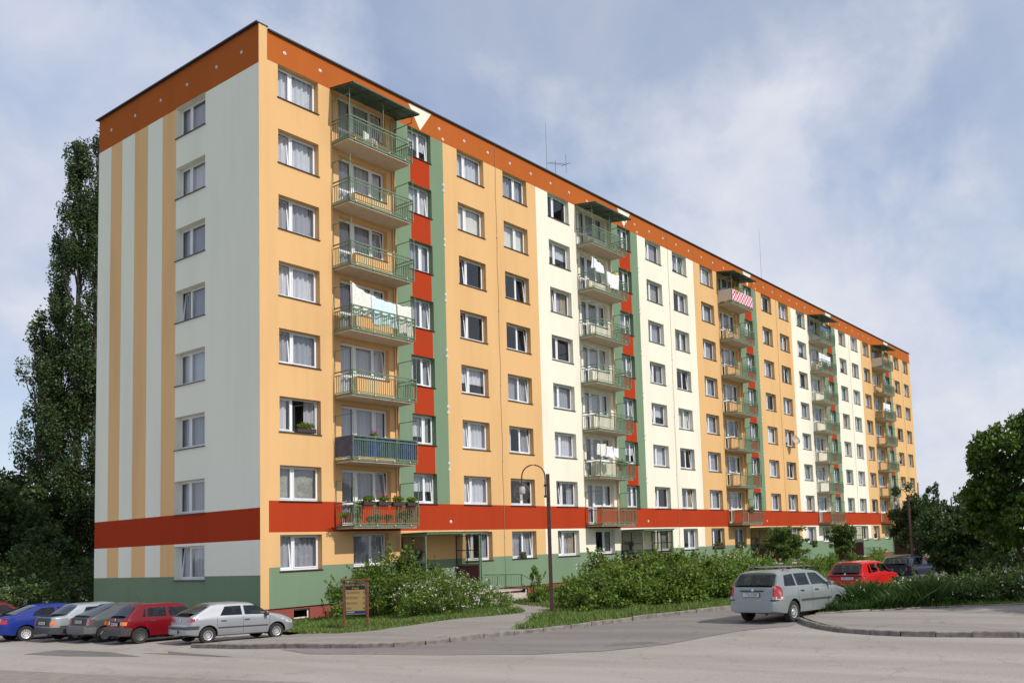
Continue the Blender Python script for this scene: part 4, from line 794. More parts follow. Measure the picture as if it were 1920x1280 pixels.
def wheel_mesh(r,w,spokes,rimm):
    t=MB(); t.lathe([(r*.60,-w/2),(r*.93,-w/2),(r,-w*.36),(r,w*.36),(r*.93,w/2),(r*.60,w/2)],M_TYRE,32,axis='y')
    ri=MB(); ri.lathe([(.0,-w*.34),(r*.14,-w*.36),(r*.18,-w*.30),(r*.45,-w*.40),(r*.60,-w*.46),(r*.64,-w*.502)],rimm,32,axis='y')
    for k in range(spokes):
        a=2*math.pi*k/spokes; c,s_=math.cos(a),math.sin(a); rr=r*.43; q=r*.05
        ri.add(holebox(q,w),Matrix.Translation((rr*c,-w*.425,rr*s_))@Matrix.Rotation(-a,4,'Y'))
    return t.mesh('tyre',50),ri.mesh('rim',40)
def holebox(q,w):
    m=MB(); m.box((-q*1.4,-.004,-q*.75),(q*1.4,.004,q*.75),M_BLACK); return m
def joinme(mes,name):
    bm=bmesh.new(); mats=[]
    for me in mes:
        n=len(bm.faces); bm.from_mesh(me); bm.faces.ensure_lookup_table()
        for f in bm.faces[n:]:
            mm=me.materials[f.material_index] if me.materials else None
            if mm not in mats: mats.append(mm)
            f.material_index=mats.index(mm)
    me=bpy.data.meshes.new(name); bm.to_mesh(me); bm.free()
    for m in mats: me.materials.append(m)
    return me
def make_car(kindname,label,cat,c,loc,heading,pitch,pm,sidewins,frame,rearwin,windscreen,spec,group):
    t=thing(kindname,label,cat,loc,0,group); t.rotation_euler=(0,pitch,heading); t.rotation_mode='XYZ'; t.scale=(.91,)*3 if 'gable' in group else (1,1,1)
    # body origin at rear axle: shift everything by -a0
    off=-c.a0
    def L(name,me,par=t,rz=0,loc=(off,0,0)):
        return link(name,me,par,loc,rz)
    L('body',c.body(pm,M_BLACK,sidewins))
    zb=interp(c.belt,c.L*.4)
    for sx in (.50,.29):
        for sy in (-.36,.36):
            x=c.L*sx; mb=MB(); mb.box((x-.05,sy-.24,.5),(x+.09,sy+.24,zb+.10),M_INT); mb.box((x-.035,sy-.13,zb+.12),(x+.06,sy+.13,min(zb+.27,c.H-.16)),M_INT); o=L('seat',mb.mesh('seat')); bv=o.modifiers.new('bv','BEVEL'); bv.width=.03; bv.segments=3
    for sg in (-1,1):
        for w in sidewins: L('side_window',c.side(w,M_CGLASS,.004,sg))
        for p in spec.get('strips',[]): L('side_moulding',c.side(p,M_TRIM,.008,sg))
        for (x,z) in spec.get('handles',[]):
            mb=MB(); y=c.wid(x,z); mb.box((x-.09,sg*(y-.01),z-.018),(x+.09,sg*(y+.022),z+.018),M_TRIM); L('door_handle',mb.mesh('door_handle'))
        for x in spec.get('seams',[]):
            L('door_gap',c.side([(x-.005,.32),(x+.005,.32),(x+.005,interp(c.belt,x)-.01),(x-.005,interp(c.belt,x)-.01)],M_BLACK,.002,sg))
        mx=spec.get('mirror')
        if mx:
            mb=MB(); x,z=mx; y=c.wid(x,z); mb.box((x-.05,sg*(y+.03),z-.06),(x+.06,sg*(y+.20),z+.06),pm if spec.get('pmirror') else M_TRIM); mb.box((x-.01,sg*(y-.01),z-.03),(x+.03,sg*(y+.029),z+.02),M_TRIM); o=L('wing_mirror',mb.mesh('wing_mirror')); bv=o.modifiers.new('bv','BEVEL'); bv.width=.025; bv.segments=3
        for p in spec.get('tail',[]): L('tail_light',c.rear([(sg*y,z) for y,z in p],M_TL,.012))
        for p in spec.get('tailw',[]): L('reversing_light',c.rear([(sg*y,z) for y,z in p],M_TW,.016))
        for p in spec.get('tailo',[]): L('indicator',c.rear([(sg*y,z) for y,z in p],M_TO,.016))
        for p in spec.get('tailside',[]): L('tail_light_side',c.side(p,spec.get('tsm',M_TL),.006,sg))
        if 'bumper' in spec:
            z0,z1=spec['bumper']; L('bumper_side',c.side([(.10,z0),(c.a0-c.wr-.07,z0),(c.a0-c.wr-.04,z1),(.10,z1)],spec.get('bm',M_TRIM),.012,sg))
        mbh=c.side([(c.L-.38,.60),(c.L-.1,.55),(c.L-.1,.66),(c.L-.42,.70)],M_TW,.006,sg); L('headlight',mbh)
    if 'bumper' in spec:
        z0,z1=spec['bumper']; h=c.W/2*.985; L('bumper',c.rear([(-h,z0),(h,z0),(h,z1),(-h,z1)],spec.get('bm',M_TRIM),.022))
    for nm,(y0,y1,z0,z1,mm,of) in spec.get('rearpanels',{}).items(): L(nm,c.rear([(y0,z0),(y1,z0),(y1,z1),(y0,z1)],mm,of))
    if rearwin: L('rear_window',c.deck(rearwin[0],rearwin[1],rearwin[2],rearwin[3],M_CGLASS,.008))
    L('windscreen',c.deck(*windscreen,M_CGLASS,.006))
    if 'plate' in spec:
        y,z,txt=spec['plate']; xr=c.rearx(y,z,.035); pl=MB(); pl.box((xr-.012,y-.26,z-.055),(xr,y+.26,z+.055),M_PLATE); pl.box((xr-.006,y-.27,z-.065),(xr+.001,y+.27,z+.065),M_BLACK); o=L('number_plate',pl.mesh('number_plate'))
        me=text_mb(txt,.105,M_CHAR); me.transform(Matrix.Translation((xr-.0135,y,z))@Matrix(((0,0,1,0),(-1,0,0,0),(0,1,0,0),(0,0,0,1)))); link('plate_text',me,o)
    if 'wiper' in spec:
        x,y,z=spec['wiper']; mb=MB(); mb.tube([(c.rearx(0,z,.03),0,z),(c.rearx(0,z+.06,.03),y*.5,z+.05),(c.rearx(0,z+.05,.03),y,z+.03)],.012,M_BLACK,5); L('wiper',mb.mesh('wiper'))
    if 'badge' in spec:
        z=spec['badge']; mb=MB(); x=c.rearx(0,z,.02); mb.lathe([(0,-.012),(.035,-.012),(.045,0)],M_TW,16,c=(0,0,0),axis='y'); me=mb.mesh('badge'); me.transform(Matrix.Translation((x,0,z))@Matrix.Rotation(R(-90),4,'Z')); L('badge',me)
    if 'rails' in spec:
        for sg in (-1,1):
            mb=MB(); x0,x1=spec['rails']; w=c.wid((x0+x1)/2,c.H-.07)-.04; zt=c.H+.05; pts=[(x0,sg*w,zt-.06),(x0+.12,sg*w,zt+.02)]+[(x0+.12+(x1-x0-.24)*k/6,sg*w,zt+.035+.01*math.sin(k/6*3.14)) for k in range(7)]+[(x1,sg*w,zt-.06)]; mb.tube(pts,.017,M_TRIM,8); L('roof_rail',mb.mesh('roof_rail',40))
        for x in (x0+.45,x1-.45):
            mb=MB(); mb.box((x-.035,-.62,c.H+.085),(x+.035,.62,c.H+.11),mat('alu_bar',(.5,.5,.52),.35,metal=.6)); mb.box((x-.05,.50,c.H+.03),(x+.05,.60,c.H+.085),M_BLACK); mb.box((x-.05,-.60,c.H+.03),(x+.05,-.50,c.H+.085),M_BLACK); L('roof_bar',mb.mesh('roof_bar'))
    if spec.get('aerial'):
        mb=MB(); x,z=spec['aerial']; mb.tube([(x,0,z),(x-.25,0,z+.5)],.006,M_BLACK,5,.002); L('aerial',mb.mesh('aerial'))
    ty,ri=wheel_mesh(c.wr,.19,spec.get('spokes',12),spec.get('rim',M_RIM))
    for x in (c.a0,c.a1):
        for sg in (-1,1):
            o=link('wheel',ty,t,(x+off,sg*(c.W/2-.125),c.wr),0 if sg<0 else math.pi); link('rim',ri,o)
    # exhaust
    mb=MB(); mb.tube([(.1,-.45,.27),(.02,-.45,.25)],.03,M_TRIM,8); L('exhaust',mb.mesh('exhaust'))
    return t
M_CARG0=mat('car_window_glass',(.035,.042,.042),.03,coat=.0,spec=.9)
# light coloured see-through glass for cars: keep a dark tinted body below so the cabin reads dark
SILV=paint('paint_silver',(.36,.37,.39),.5); SIL2=paint('paint_silver_green',(.27,.30,.30),.4); DRED=paint('paint_dark_red',(.15,.004,.009)); RED=paint('paint_red',(.52,.012,.012)); GRN=paint('paint_grey_green',(.08,.092,.09),.3); WSL=paint('paint_pale_silver',(.31,.34,.36),.3); BLUE=paint('paint_blue',(.014,.03,.20)); NAVY=paint('paint_dark_blue',(.012,.012,.035)); DGR=paint('paint_charcoal',(.06,.06,.07))
# silver hatchback
c=Car(4.0,1.68,1.37,[(0,.46),(.02,.60),(.10,.64),(.14,.93),(.30,1.0),(.88,1.33),(1.1,1.365),(1.9,1.375),(2.35,1.34),(3.02,.97),(3.5,.88),(3.88,.72),(3.98,.6),(4.0,.46)],[(0,.88),(1,.88),(3,.87),(4,.6)],.72,3.28,.285)
RG='cars parked nose-in by the gable'
def hp(x,y): return (x,y,gz(x,y))
SP=dict(strips=[[(1.06,.50),(2.92,.50),(2.92,.55),(1.06,.55)]],handles=[(1.25,.76),(2.12,.77)],seams=[1.02,1.98,2.98],mirror=(2.82,.93),tail=[[(.42,.75),(.80,.75),(.80,.89),(.52,.87)]],tailside=[[(.1,.76),(.22,.78),(.30,.89),(.12,.87)]],bumper=(.50,.62),plate=(.18,.42,'OVA 33-26'),wiper=(0,.35,1.0),badge=.80,spokes=16)
def cwins(ax,bx,cx,dx,z0,z1,fr=.05,slopeL=.22,slopeR=.42,p=.09,tri=0):
    """two side windows with a pillar; returns (windows, frame poly)"""
    w1=[(ax,z0),(bx,z0),(bx-.02,z1),(ax+slopeL,z1-.015)]; w2=[(bx+p,z0),(dx,z0),(dx-.06,z0+.08),(dx-slopeR,z1-.01),(bx+p-.02,z1)]
    f=[(ax-.04,z0-.025),(dx+.05,z0-.025),(dx-.02,z0+.09),(dx-slopeR+.03,z1+.03),(ax+slopeL-.02,z1+.02)]; return [w1,w2],f
w,f=cwins(1.12,1.95,0,2.95,.93,1.27)
make_car('parked_car','silver hatchback with round fuel flap, nearest car to the orange corner','car',c,(-4.5,-3.42,gz(-4.5,-3.4)+.02),R(-5),R(2.0),SILV,w,f,(.32,.86,.96,.86),(2.40,2.98,.86,.95),SP,RG)
# dark red hatchback
c=Car(3.83,1.62,1.39,[(0,.42),(.02,.56),(.12,.60),(.15,.90),(.25,.96),(.62,1.36),(.9,1.385),(2.0,1.39),(2.25,1.36),(2.78,.98),(3.6,.86),(3.78,.74),(3.83,.42)],[(0,.86),(3,.87),(3.83,.6)],.68,3.10,.285)
w,f=cwins(.85,1.55,0,2.70,.93,1.27,slopeL=.12,slopeR=.36)
w=[[(.72,.93),(.86,.93),(.88,1.24),(.86,1.26)],]+[[(.92,.93),(1.62,.93),(1.60,1.27),(.96,1.26)],[(1.72,.93),(2.68,.93),(2.34,1.26),(1.70,1.27)]]; f=[(.66,.905),(2.74,.905),(2.36,1.30),(.82,1.30)]
SP=dict(handles=[(1.1,.80),(1.95,.80)],seams=[.90,1.66,2.72],tail=[[(.52,.66),(.62,.66),(.62,.80),(.52,.80)]],tailw=[[(.42,.68),(.51,.68),(.51,.79),(.42,.79)]],tailo=[[(.63,.67),(.79,.67),(.79,.80),(.63,.80)]],tailside=[[(.06,.67),(.16,.67),(.16,.79),(.06,.79)]],tsm=M_TO,bumper=(.30,.58),bm=M_TRIM,plate=(0,.70,'FMB 77-23'),badge=.86,wiper=(0,.3,1.0),spokes=8,rim=mat('steel_rim',(.10,.10,.10),.5,metal=.5),aerial=(1.0,1.4),rearpanels={'plate_recess':(-.40,.40,.64,.79,M_BLACK,.006)})
make_car('parked_car','dark red hatchback between the silver and the grey-green hatchbacks','car',c,(-5.2,-.56,gz(-5.2,-.5)+.01),R(-3),R(1.6),DRED,w,None,(.26,.60,.93,.88),(2.28,2.76,.86,.94),SP,RG)
# grey-green hatchback
c=Car(3.99,1.67,1.39,[(0,.45),(.02,.58),(.12,.62),(.16,.90),(.24,.95),(1.15,1.37),(1.5,1.39),(2.1,1.38),(2.35,1.35),(2.95,.97),(3.7,.85),(3.95,.68),(3.99,.45)],[(0,.88),(3,.87),(3.99,.6)],.70,3.22,.28)
w,f=cwins(1.0,1.85,0,2.88,.92,1.26,slopeL=.45,slopeR=.40)
SP=dict(handles=[(1.3,.78)],seams=[1.9,2.9],tail=[[(.58,.64),(.80,.64),(.80,.88),(.60,.88)]],bumper=(.34,.58),bm=mat('bumper_grey',(.12,.12,.125),.6),plate=(0,.76,'KAK 80-16'),spokes=10,rearpanels={'boot_panel':(-.56,.56,.62,.90,M_TRIM,.006)},wiper=(0,.35,1.0))
make_car('parked_car','grey-green hatchback with long sloping rear glass, second left of the silver hatchback','car',c,(-5.4,1.5,gz(-5.4,1.5)+.01),R(0),R(1.5),GRN,w,None,(.26,1.12,.95,.86),(2.38,2.92,.86,.94),SP,RG)
# pale silver saloon (ribbed dark rear)
c=Car(4.2,1.62,1.40,[(0,.45),(.02,.60),(.06,.90),(.12,.93),(.55,.97),(1.05,1.36),(1.3,1.39),(2.2,1.40),(2.45,1.37),(2.95,.98),(4.0,.86),(4.16,.72),(4.2,.45)],[(0,.87),(3,.88),(4.2,.65)],.90,3.30,.28)
w,f=cwins(1.08,1.80,0,2.86,.93,1.28,slopeL=.22,slopeR=.36)
SP=dict(handles=[(1.35,.80)],seams=[1.84,2.88],tailo=[[(.62,.62),(.76,.62),(.74,.76),(.62,.76)]],tailside=[[(.05,.62),(.20,.62),(.12,.76),(.05,.76)]],tsm=M_TO,bumper=(.30,.54),strips=[[(.3,.55),(3.9,.55),(3.9,.60),(.3,.60)]],plate=(0,.70,'KI 34-18'),spokes=8,rearpanels={'grille_panel':(-.60,.60,.57,.90,M_TRIM,.008)})
make_car('parked_car','pale silver saloon with dark slatted rear end and orange corner lamp','car',c,(-5.5,3.35,gz(-5.5,3.3)+.01),R(0),R(1.5),WSL,w,None,(.57,1.03,.94,.88),(2.48,2.92,.86,.94),SP,RG)
# blue liftback
c=Car(4.5,1.73,1.42,[(0,.50),(.03,.72),(.10,.98),(.16,1.02),(.5,1.04),(1.35,1.38),(1.7,1.415),(2.3,1.42),(2.6,1.38),(3.25,1.0),(4.1,.88),(4.4,.7),(4.5,.5)],[(0,.94),(3,.92),(4.5,.65)],.92,3.45,.30)
w=[[(1.12,.97),(1.98,.97),(1.95,1.30),(1.50,1.28),(1.25,1.16)],[(2.08,.97),(3.1,.97),(3.0,1.03),(2.55,1.29),(2.06,1.30)]]; f=[(1.05,.945),(3.18,.945),(2.60,1.325),(1.48,1.32),(1.2,1.18)]
SP=dict(handles=[(1.2,.86),(2.2,.86)],seams=[1.3,2.02,3.15],tail=[[(.50,.72),(.84,.72),(.84,.94),(.50,.94)]],tailw=[[(.60,.80),(.74,.80),(.74,.87),(.60,.87)]],tailside=[[(.05,.72),(.24,.72),(.24,.94),(.08,.94)]],strips=[[(1.3,.55),(3.1,.55),(3.1,.585),(1.3,.585)]],spokes=11,rim=mat('hubcap_bright',(.6,.6,.62),.35,metal=.3))
make_car('parked_car','bright blue liftback at the left edge of the row','car',c,(-6.15,5.7,gz(-6.15,5.7)-.02),R(-2),R(1.3),BLUE,w,f,(.52,1.30,.92,.84),(2.65,3.2,.86,.94),SP,RG)
c=Car(4.1,1.7,1.5,[(0,.45),(.05,.9),(.12,.98),(.5,1.42),(.8,1.49),(2.2,1.5),(2.5,1.46),(3.15,1.0),(3.9,.88),(4.05,.7),(4.1,.45)],[(0,.92),(3,.92),(4.1,.65)],.75,3.3,.30)
w=[[(.75,.97),(1.5,.97),(1.48,1.38),(.9,1.36)],[(1.6,.97),(2.95,.97),(2.5,1.36),(1.6,1.38)]]
make_car('parked_car','dark red car behind the blue liftback at the left edge','car',c,(-6.9,9.6,gz(-6.9,9.6)-.02),R(-2),R(1.0),DRED,w,None,(.16,.46,.93,.88),(2.55,3.1,.86,.94),dict(seams=[1.55],handles=[(1.3,.85)]),RG)
# silver-green estate car on the right
c=Car(4.46,1.70,1.47,[(0,.42),(.015,.62),(.06,.65),(.09,.95),(.12,1.0),(.42,1.40),(.7,1.455),(2.2,1.47),(2.7,1.42),(3.4,1.0),(4.1,.86),(4.38,.7),(4.46,.45)],[(0,.98),(1.5,.97),(3.3,.96),(4.46,.65)],.95,3.565,.305,.24,.23)
w=[[(.52,1.02),(1.18,1.02),(1.16,1.37),(.68,1.34)],[(1.26,1.02),(1.98,1.02),(1.95,1.38),(1.24,1.37)],[(2.08,1.02),(3.12,1.02),(3.0,1.09),(2.55,1.37),(2.06,1.38)]]; f=[(.44,.99),(3.22,.99),(2.6,1.405),(.62,1.39)]
SP=dict(handles=[(1.45,.88),(2.3,.88)],seams=[1.22,2.02,3.2],mirror=(3.02,1.04),pmirror=True,strips=[[(1.35,.58),(3.15,.58),(3.15,.64),(1.35,.64)]],tail=[[(.66,.74),(.86,.74),(.83,.98),(.79,1.06),(.70,1.06),(.66,.98)]],tailw=[[(.67,.68),(.86,.68),(.86,.755),(.67,.755)]],tailside=[[(.03,.70),(.22,.70),(.16,.92),(.12,1.04),(.06,1.04)]],plate=(0.03,.80,'1T6:5328'),badge=.93,wiper=(0,-.3,1.05),rails=(.75,2.75),spokes=14,rim=mat('alloy_rim',(.5,.5,.52),.3,metal=.5),rearpanels={'handle_strip':(-.36,.42,.89,.93,M_TRIM,.02),'bumper_gap':(-.70,.70,.645,.655,M_BLACK,.004),'bumper_insert':(.58,.82,.64,.67,M_TRIM,.016),'bumper_insert_left':(-.82,-.58,.64,.67,M_TRIM,.016)})
make_car('estate_car','silver-green estate car with roof bars turning into the side street','car',c,(3.42,-19.92,gz(3.5,-20.1)+.0),R(-6),R(1.2),SIL2,w,f,(.15,.41,.97,.93),(2.72,3.38,.86,.95),SP,'cars on the side street')
# red hatchback right
c=Car(3.86,1.62,1.43,[(0,.45),(.02,.62),(.08,.66),(.11,.94),(.16,.98),(.55,1.39),(.8,1.425),(2.0,1.43),(2.3,1.39),(2.9,.98),(3.7,.85),(3.84,.6),(3.86,.45)],[(0,.90),(3,.92),(3.86,.65)],.68,3.13,.285)
w=[[(.72,.98),(.98,.98),(.98,1.30),(.86,1.29)],[(1.08,.98),(1.66,.98),(1.64,1.33),(1.08,1.32)],[(1.78,.98),(2.78,.98),(2.40,1.31),(1.76,1.33)]]
SP=dict(handles=[(1.25,.84),(2.1,.84)],seams=[1.03,1.72,2.82],mirror=(2.68,1.0),tail=[[(.60,.70),(.79,.70),(.79,.86),(.60,.86)]],plate=(-.12,.80,'KIE 12-71'),badge=.96,wiper=(0,-.35,1.0),rearpanels={'rear_strip':(-.8,.8,.865,.90,M_BLACK,.012)})
make_car('parked_car','bright red hatchback right of the silver-green estate','car',c,(14.4,-18.35,-.03),R(-4),R(0),RED,w,None,(.18,.54,.96,.90),(2.34,2.88,.86,.94),SP,'cars on the side street')
c=Car(4.5,1.70,1.45,[(0,.45),(.02,.64),(.07,.95),(.12,1.0),(.48,1.40),(.75,1.44),(2.2,1.45),(2.6,1.40),(3.3,.98),(4.2,.85),(4.45,.6),(4.5,.45)],[(0,.94),(3,.93),(4.5,.65)],.9,3.5,.30)
w=[[(.75,.98),(1.25,.98),(1.23,1.34),(.88,1.33)],[(1.33,.98),(1.98,.98),(1.96,1.35),(1.31,1.34)],[(2.08,.98),(3.1,.98),(2.65,1.32),(2.06,1.35)]]
make_car('estate_car','dark blue estate car beyond the bright red hatchback','car',c,(29.9,-15.5,-.28),R(-4),R(0),NAVY,w,None,(.16,.46,.96,.92),(2.65,3.25,.86,.94),dict(seams=[1.3,2.03],tail=[[(.62,.70),(.82,.70),(.80,.86),(.62,.86)]],wiper=(0,-.3,1.05),rearpanels={}),'cars on the side street')
c=Car(3.9,1.65,1.42,[(0,.45),(.08,.94),(.14,1.0),(.5,1.38),(2.1,1.42),(2.9,.98),(3.8,.85),(3.9,.45)],[(0,.92),(3.9,.7)],.7,3.1,.285)
make_car('parked_car','small far red car half hidden by the verge plants','car',c,(39.0,-14.9,-.55),R(-4),R(0),RED,[[(.8,.98),(2.7,.98),(2.3,1.33),(.95,1.33)]],None,(.16,.46,.96,.92),(2.2,2.8,.86,.94),{},'cars on the side street')
make_car('parked_car','pale grey car glimpsed behind the trunk of the linden','car',c,(33,-23.2,.25),R(-70),R(0),WSL,[[(.8,.98),(2.7,.98),(2.3,1.33),(.95,1.33)]],None,(.16,.46,.96,.92),(2.2,2.8,.86,.94),{},'cars on the side street')
# ------------------------------------------------------------------ lamp posts
def lamp(label,loc,sc=1.,rz=0):
    t=thing('street_lamp',label,'street lamp',loc,rz,'arched globe street lamps'); t.scale=(sc,)*3
    mb=MB(); mb.box((-.065,-.065,-.3),(.065,.065,5.05),M_POST); mb.obj('pole',t)
    ar=MB(); x=-.10; pts=[(x,0,4.2),(x,0,4.9)]+[(x-.42+.42*math.cos(a),0,4.98+.42*math.sin(a)) for a in np.linspace(0,math.pi,12)]+[(x-.84,0,4.80)]
    ar.tube(pts,.024,M_POST,8); ar.box((-.15,-.03,4.2),(-.066,.03,4.28),M_POST); ar.box((-.15,-.03,4.6),(-.066,.03,4.68),M_POST); ar.obj('arm',t,40)
    cx=x-.84; cz=4.42; gl=MB(); gl.lathe([(.30*math.sin(a)+.0005,.30*-math.cos(a)) for a in np.linspace(0,math.pi,17)],M_LGLASS,28,c=(cx,0,cz)); gl.obj('globe',t,60)
    cp=MB(); cp.lathe([(0.001,.40),(.05,.39),(.06,.33),(.13,.30),(.14,.25),(.13,.24),(.001,.24)],M_POST,20,c=(cx,0,cz)); cp.obj('cap',t,40)
    bu=MB(); bu.lathe([(.001,-.08),(.10,-.06),(.12,.0),(.10,.20),(.06,.24),(.001,.24)],mat('lamp_reflector',(.75,.72,.70),.4),18,c=(cx,0,cz)); bu.obj('reflector',t,50)
    return t
lamp('tall brown lamp post with clear globe in front of the flats',(4.45,-10.9,.05),1.0,R(-53))
lamp('distant lamp post standing beside the feathery tree',(36.5,-14.2,.2),.93,R(-53))
# ------------------------------------------------------------------ sign
def sign():
    t=thing('signboard','brown wooden signboard with yellow direction panels beside the shrubs','sign',(.42,-5.15,gz(.42,-5.15)+.08)); t.scale=(.53,.75,.83); wd=mat('sign_wood',(.17,.06,.035),.8,var=.3,vscale=12)
    a=Vector((-.02,.86,0)); b=Vector((.02,-.86,0)); h=2.05
    t.rotation_euler=(0,0,R(-62))   # local +x runs left to right as seen from the street
    W=.83
    for x in (-W,W):
        mb=MB(); mb.box((x-.055,-.055,-.3),(x+.055,.055,h),wd); mb.obj('post',t)
    mb=MB(); mb.box((-W-.14,-.09,h+.002),(W+.14,.09,h+.075),wd); mb.obj('top_beam',t)
    bd=MB(); mD=mat('sign_black',(.02,.015,.02),.6); mY=mat('sign_yellow',(.40,.27,.09),.6,var=.06,vscale=3); mB=mat('sign_blue',(.02,.028,.11),.5); mG=mat('sign_frame',(.5,.5,.5),.5); mLY=mat('sign_letter_yellow',(.6,.42,.1),.6)
    bd.box((-.70,-.012,.62),(.70,.012,1.98),mG); bd.obj('board',t)
    rows=[(1.66,1.97,mD),(1.43,1.65,mY),(1.20,1.422,mY),(.97,1.192,mY),(.79-.02,.962,mY),(.64,.762,mB)]
    for i,(z0,z1,m) in enumerate(rows):
        mb=MB(); mb.box((-.685,-.017,z0),(.685,-.0125,z1),m); p=mb.obj('panel',t)
        def tx(s,size,x,z,mm,left=True):
            me=text_mb(s,size,mm); xs=[v.co.x for v in me.vertices]; wd_=max(xs)-min(xs); sh=(x-min(xs)) if left else x
            me.transform(Matrix.Translation((sh,-.0185,z))@Matrix.Rotation(R(90),4,'X')); link('lettering',me,p)
        zc=(z0+z1)/2
        if i==0: tx('ORLOVÁ - LUTYNĚ',.165,0,1.885,mLY,False); tx('II. etapa',.145,0,1.735,mLY,False)
        elif i<5:
            tx(['ZÁKLADNÍ ŠKOLA','MĚSTSKÝ ÚŘAD','ÚŘAD POLICIE','POŠTA'][i-1],.115,-.65,zc,M_CHAR)
            ar=MB()
            if i==1: ar.quad([(.54,-.0195,zc+.0),(.60,-.0195,zc+.07),(.66,-.0195,zc)],M_CHAR); ar.box((.585,-.0195,zc-.07),(.615,-.018,zc),M_CHAR)
            else: ar.quad([(.53,-.0195,zc),(.60,-.0195,zc-.055),(.60,-.0195,zc+.055)],M_CHAR); ar.box((.60,-.0195,zc-.014),(.66,-.018,zc+.014),M_CHAR)
            ar.obj('arrow',p)
        else: tx('ORANŽOVÁ',.10,-.64,zc,mat('sign_white',(.7,.7,.7),.6))
sign()
# ------------------------------------------------------------------ roof antennas, dish
def ant(label,x,z1,yagi):
    t=thing('roof_antenna',label,'antenna',(x,3.6,ROOF-.06),0); mb=MB(); mb.tube([(0,0,0),(0,0,z1)],.017,M_TRIM,6,.008); mb.obj('mast',t)
    if yagi:
        mb=MB(); mb.tube([(.9,0,0),(.9,0,3.6)],.013,M_TRIM,6); mb.tube([(.1,0,3.15),(2.1,0,3.7)],.012,M_TRIM,5)
        for k in range(6): x_=.3+k*.33; z=3.15+.55*(x_-.1)/2; mb.tube([(x_,-.3,z),(x_,.3,z)],.008,M_TRIM,4)
        mb.tube([(2.05,0,3.1),(2.05,0,4.4)],.011,M_TRIM,5); mb.tube([(2.05,-.4,3.7),(2.05,.4,3.7)],.014,M_TRIM,5); mb.obj('yagi',t)
ant('thin mast with a small yagi aerial on the roof above the first cream bay',23.0,5.8,True)
ant('thin whip mast on the roof above the middle of the block',54.6,7.4,False)
def dish():
    x=S0[2]+15.5; z=ZS(4)+.15; t=thing('satellite_dish','beige satellite dish fixed below a window of the middle orange bay','satellite dish',(x,-.02,z)); m=mat('dish_beige',(.42,.34,.25),.5)
    mb=MB(); mb.lathe([(.001,-.0),(.15,.02),(.30,.07),(.42,.14)],m,24); mb.lathe([(.42,.14),(.43,.13),(.30,.055),(.15,.005),(.001,-.015)],m,24); me=mb.mesh('reflector',50); o=link('reflector',me,t,(0,-.55,.3)); o.rotation_euler=(R(68),0,R(-25))
    mb=MB(); mb.tube([(0,0,-.35),(0,-.35,-.3),(0,-.45,.25)],.02,m,6); mb.tube([(0,-.5,.0),(-.2,-1.0,.15)],.012,m,5); mb.box((-.24,-1.06,.12),(-.16,-.96,.22),m); mb.obj('arm',t)
dish()
# ------------------------------------------------------------------ things on the balconies
def cloth(label,x0,x1,y,ztop,zb0,zb1,m,seed,over=.0,ztop2=None):
    rs=np.random.RandomState(seed); mb=MB(); i=mb.mi(m); nx,nz=16,14; ztop2=ztop if ztop2 is None else ztop2; ph=rs.rand()*6
    for a in range(nx+1):
        u=a/nx
        for b in range(nz+1):
            v=b/nz; zt=ztop+(ztop2-ztop)*u-.05*math.sin(math.pi*u); zb=zb0+(zb1-zb0)*u+.05*math.sin(u*9+ph); z=zt+(zb-zt)*v
            mb.v.append((x0+(x1-x0)*u+.02*math.sin(v*5+ph)*v,y-.012+(.035+.05*v)*math.sin(u*(x1-x0)*14+ph+v*1.5)+.02*rs.randn()*v*.3,z))
    for a in range(nx):
        for b in range(nz): k=a*(nz+1)+b; mb.f.append((k,k+1,k+nz+2,k+nz+1)); mb.m.append(i)
    o=mb.obj('laundry',None,70); sd=o.modifiers.new('s','SOLIDIFY'); sd.thickness=.006
    return tag(o,label,'laundry','washing hung on the balconies')
M_CL=mat('cloth_cream',(.78,.76,.70),.9,var=.12,vscale=14); M_CB=mat('cloth_blue',(.66,.80,.83),.9,var=.10,vscale=5); M_CW=mat('cloth_white',(.78,.78,.80),.9,var=.03,vscale=5); M_CD=mat('cloth_dark',(.12,.15,.25),.9); M_CY=mat('cloth_yellow',(.75,.5,.05),.9); M_CO=mat('cloth_orange',(.7,.25,.1),.9); M_CP=mat('cloth_peach',(.7,.5,.42),.9)
def flo(k): return ZS(k)-1.03
s=S0[0]; z=flo(5)
cloth('cream patterned sheet at the left end of the first stack',s+3.72,s+4.75,-1.05,z+2.0,z+.55,z+.62,M_CL,1,ztop2=z+1.62)
cloth('pale blue sheet between the two cream ones',s+4.8,s+6.2,-1.04,z+1.62,z+.35,z+.40,M_CB,2,ztop2=z+1.5)
cloth('cream dotted sheet right of the pale blue one',s+6.25,s+7.1,-1.05,z+1.5,z+.25,z+.12,M_CL,3,ztop2=z+1.55)
lines=MB(); lines.tube([(s+3.67,-1.06,z+2.02),(s+4.8,-1.06,z+1.63),(s+6.2,-1.06,z+1.5),(s+7.2,-1.06,z+1.56)],.006,M_CW,4); tag(lines.obj('washing_line'),'thin line carrying the cream and blue sheets','washing line')
s=S0[1]; z=flo(7)
cloth('white sheet hanging high on the left of the cream bay stack',s+3.75,s+4.9,-1.0,z+1.95,z+1.2,z+1.05,M_CW,4,ztop2=z+1.6)
cloth('white sheets folded over the railing of the cream bay stack',s+4.9,s+6.2,-1.27,z+1.2,z+.35,z+.15,M_CW,5)
cloth('small yellow cloth on the cream bay stack',s+6.75,s+7.05,-.6,z+1.75,z+1.25,z+1.1,M_CY,6)
z=flo(3)
cloth('crumpled pale garments left on the low cream bay balcony',s+3.95,s+4.7,-.8,z+1.95,z+1.2,z+1.15,M_CL,7)
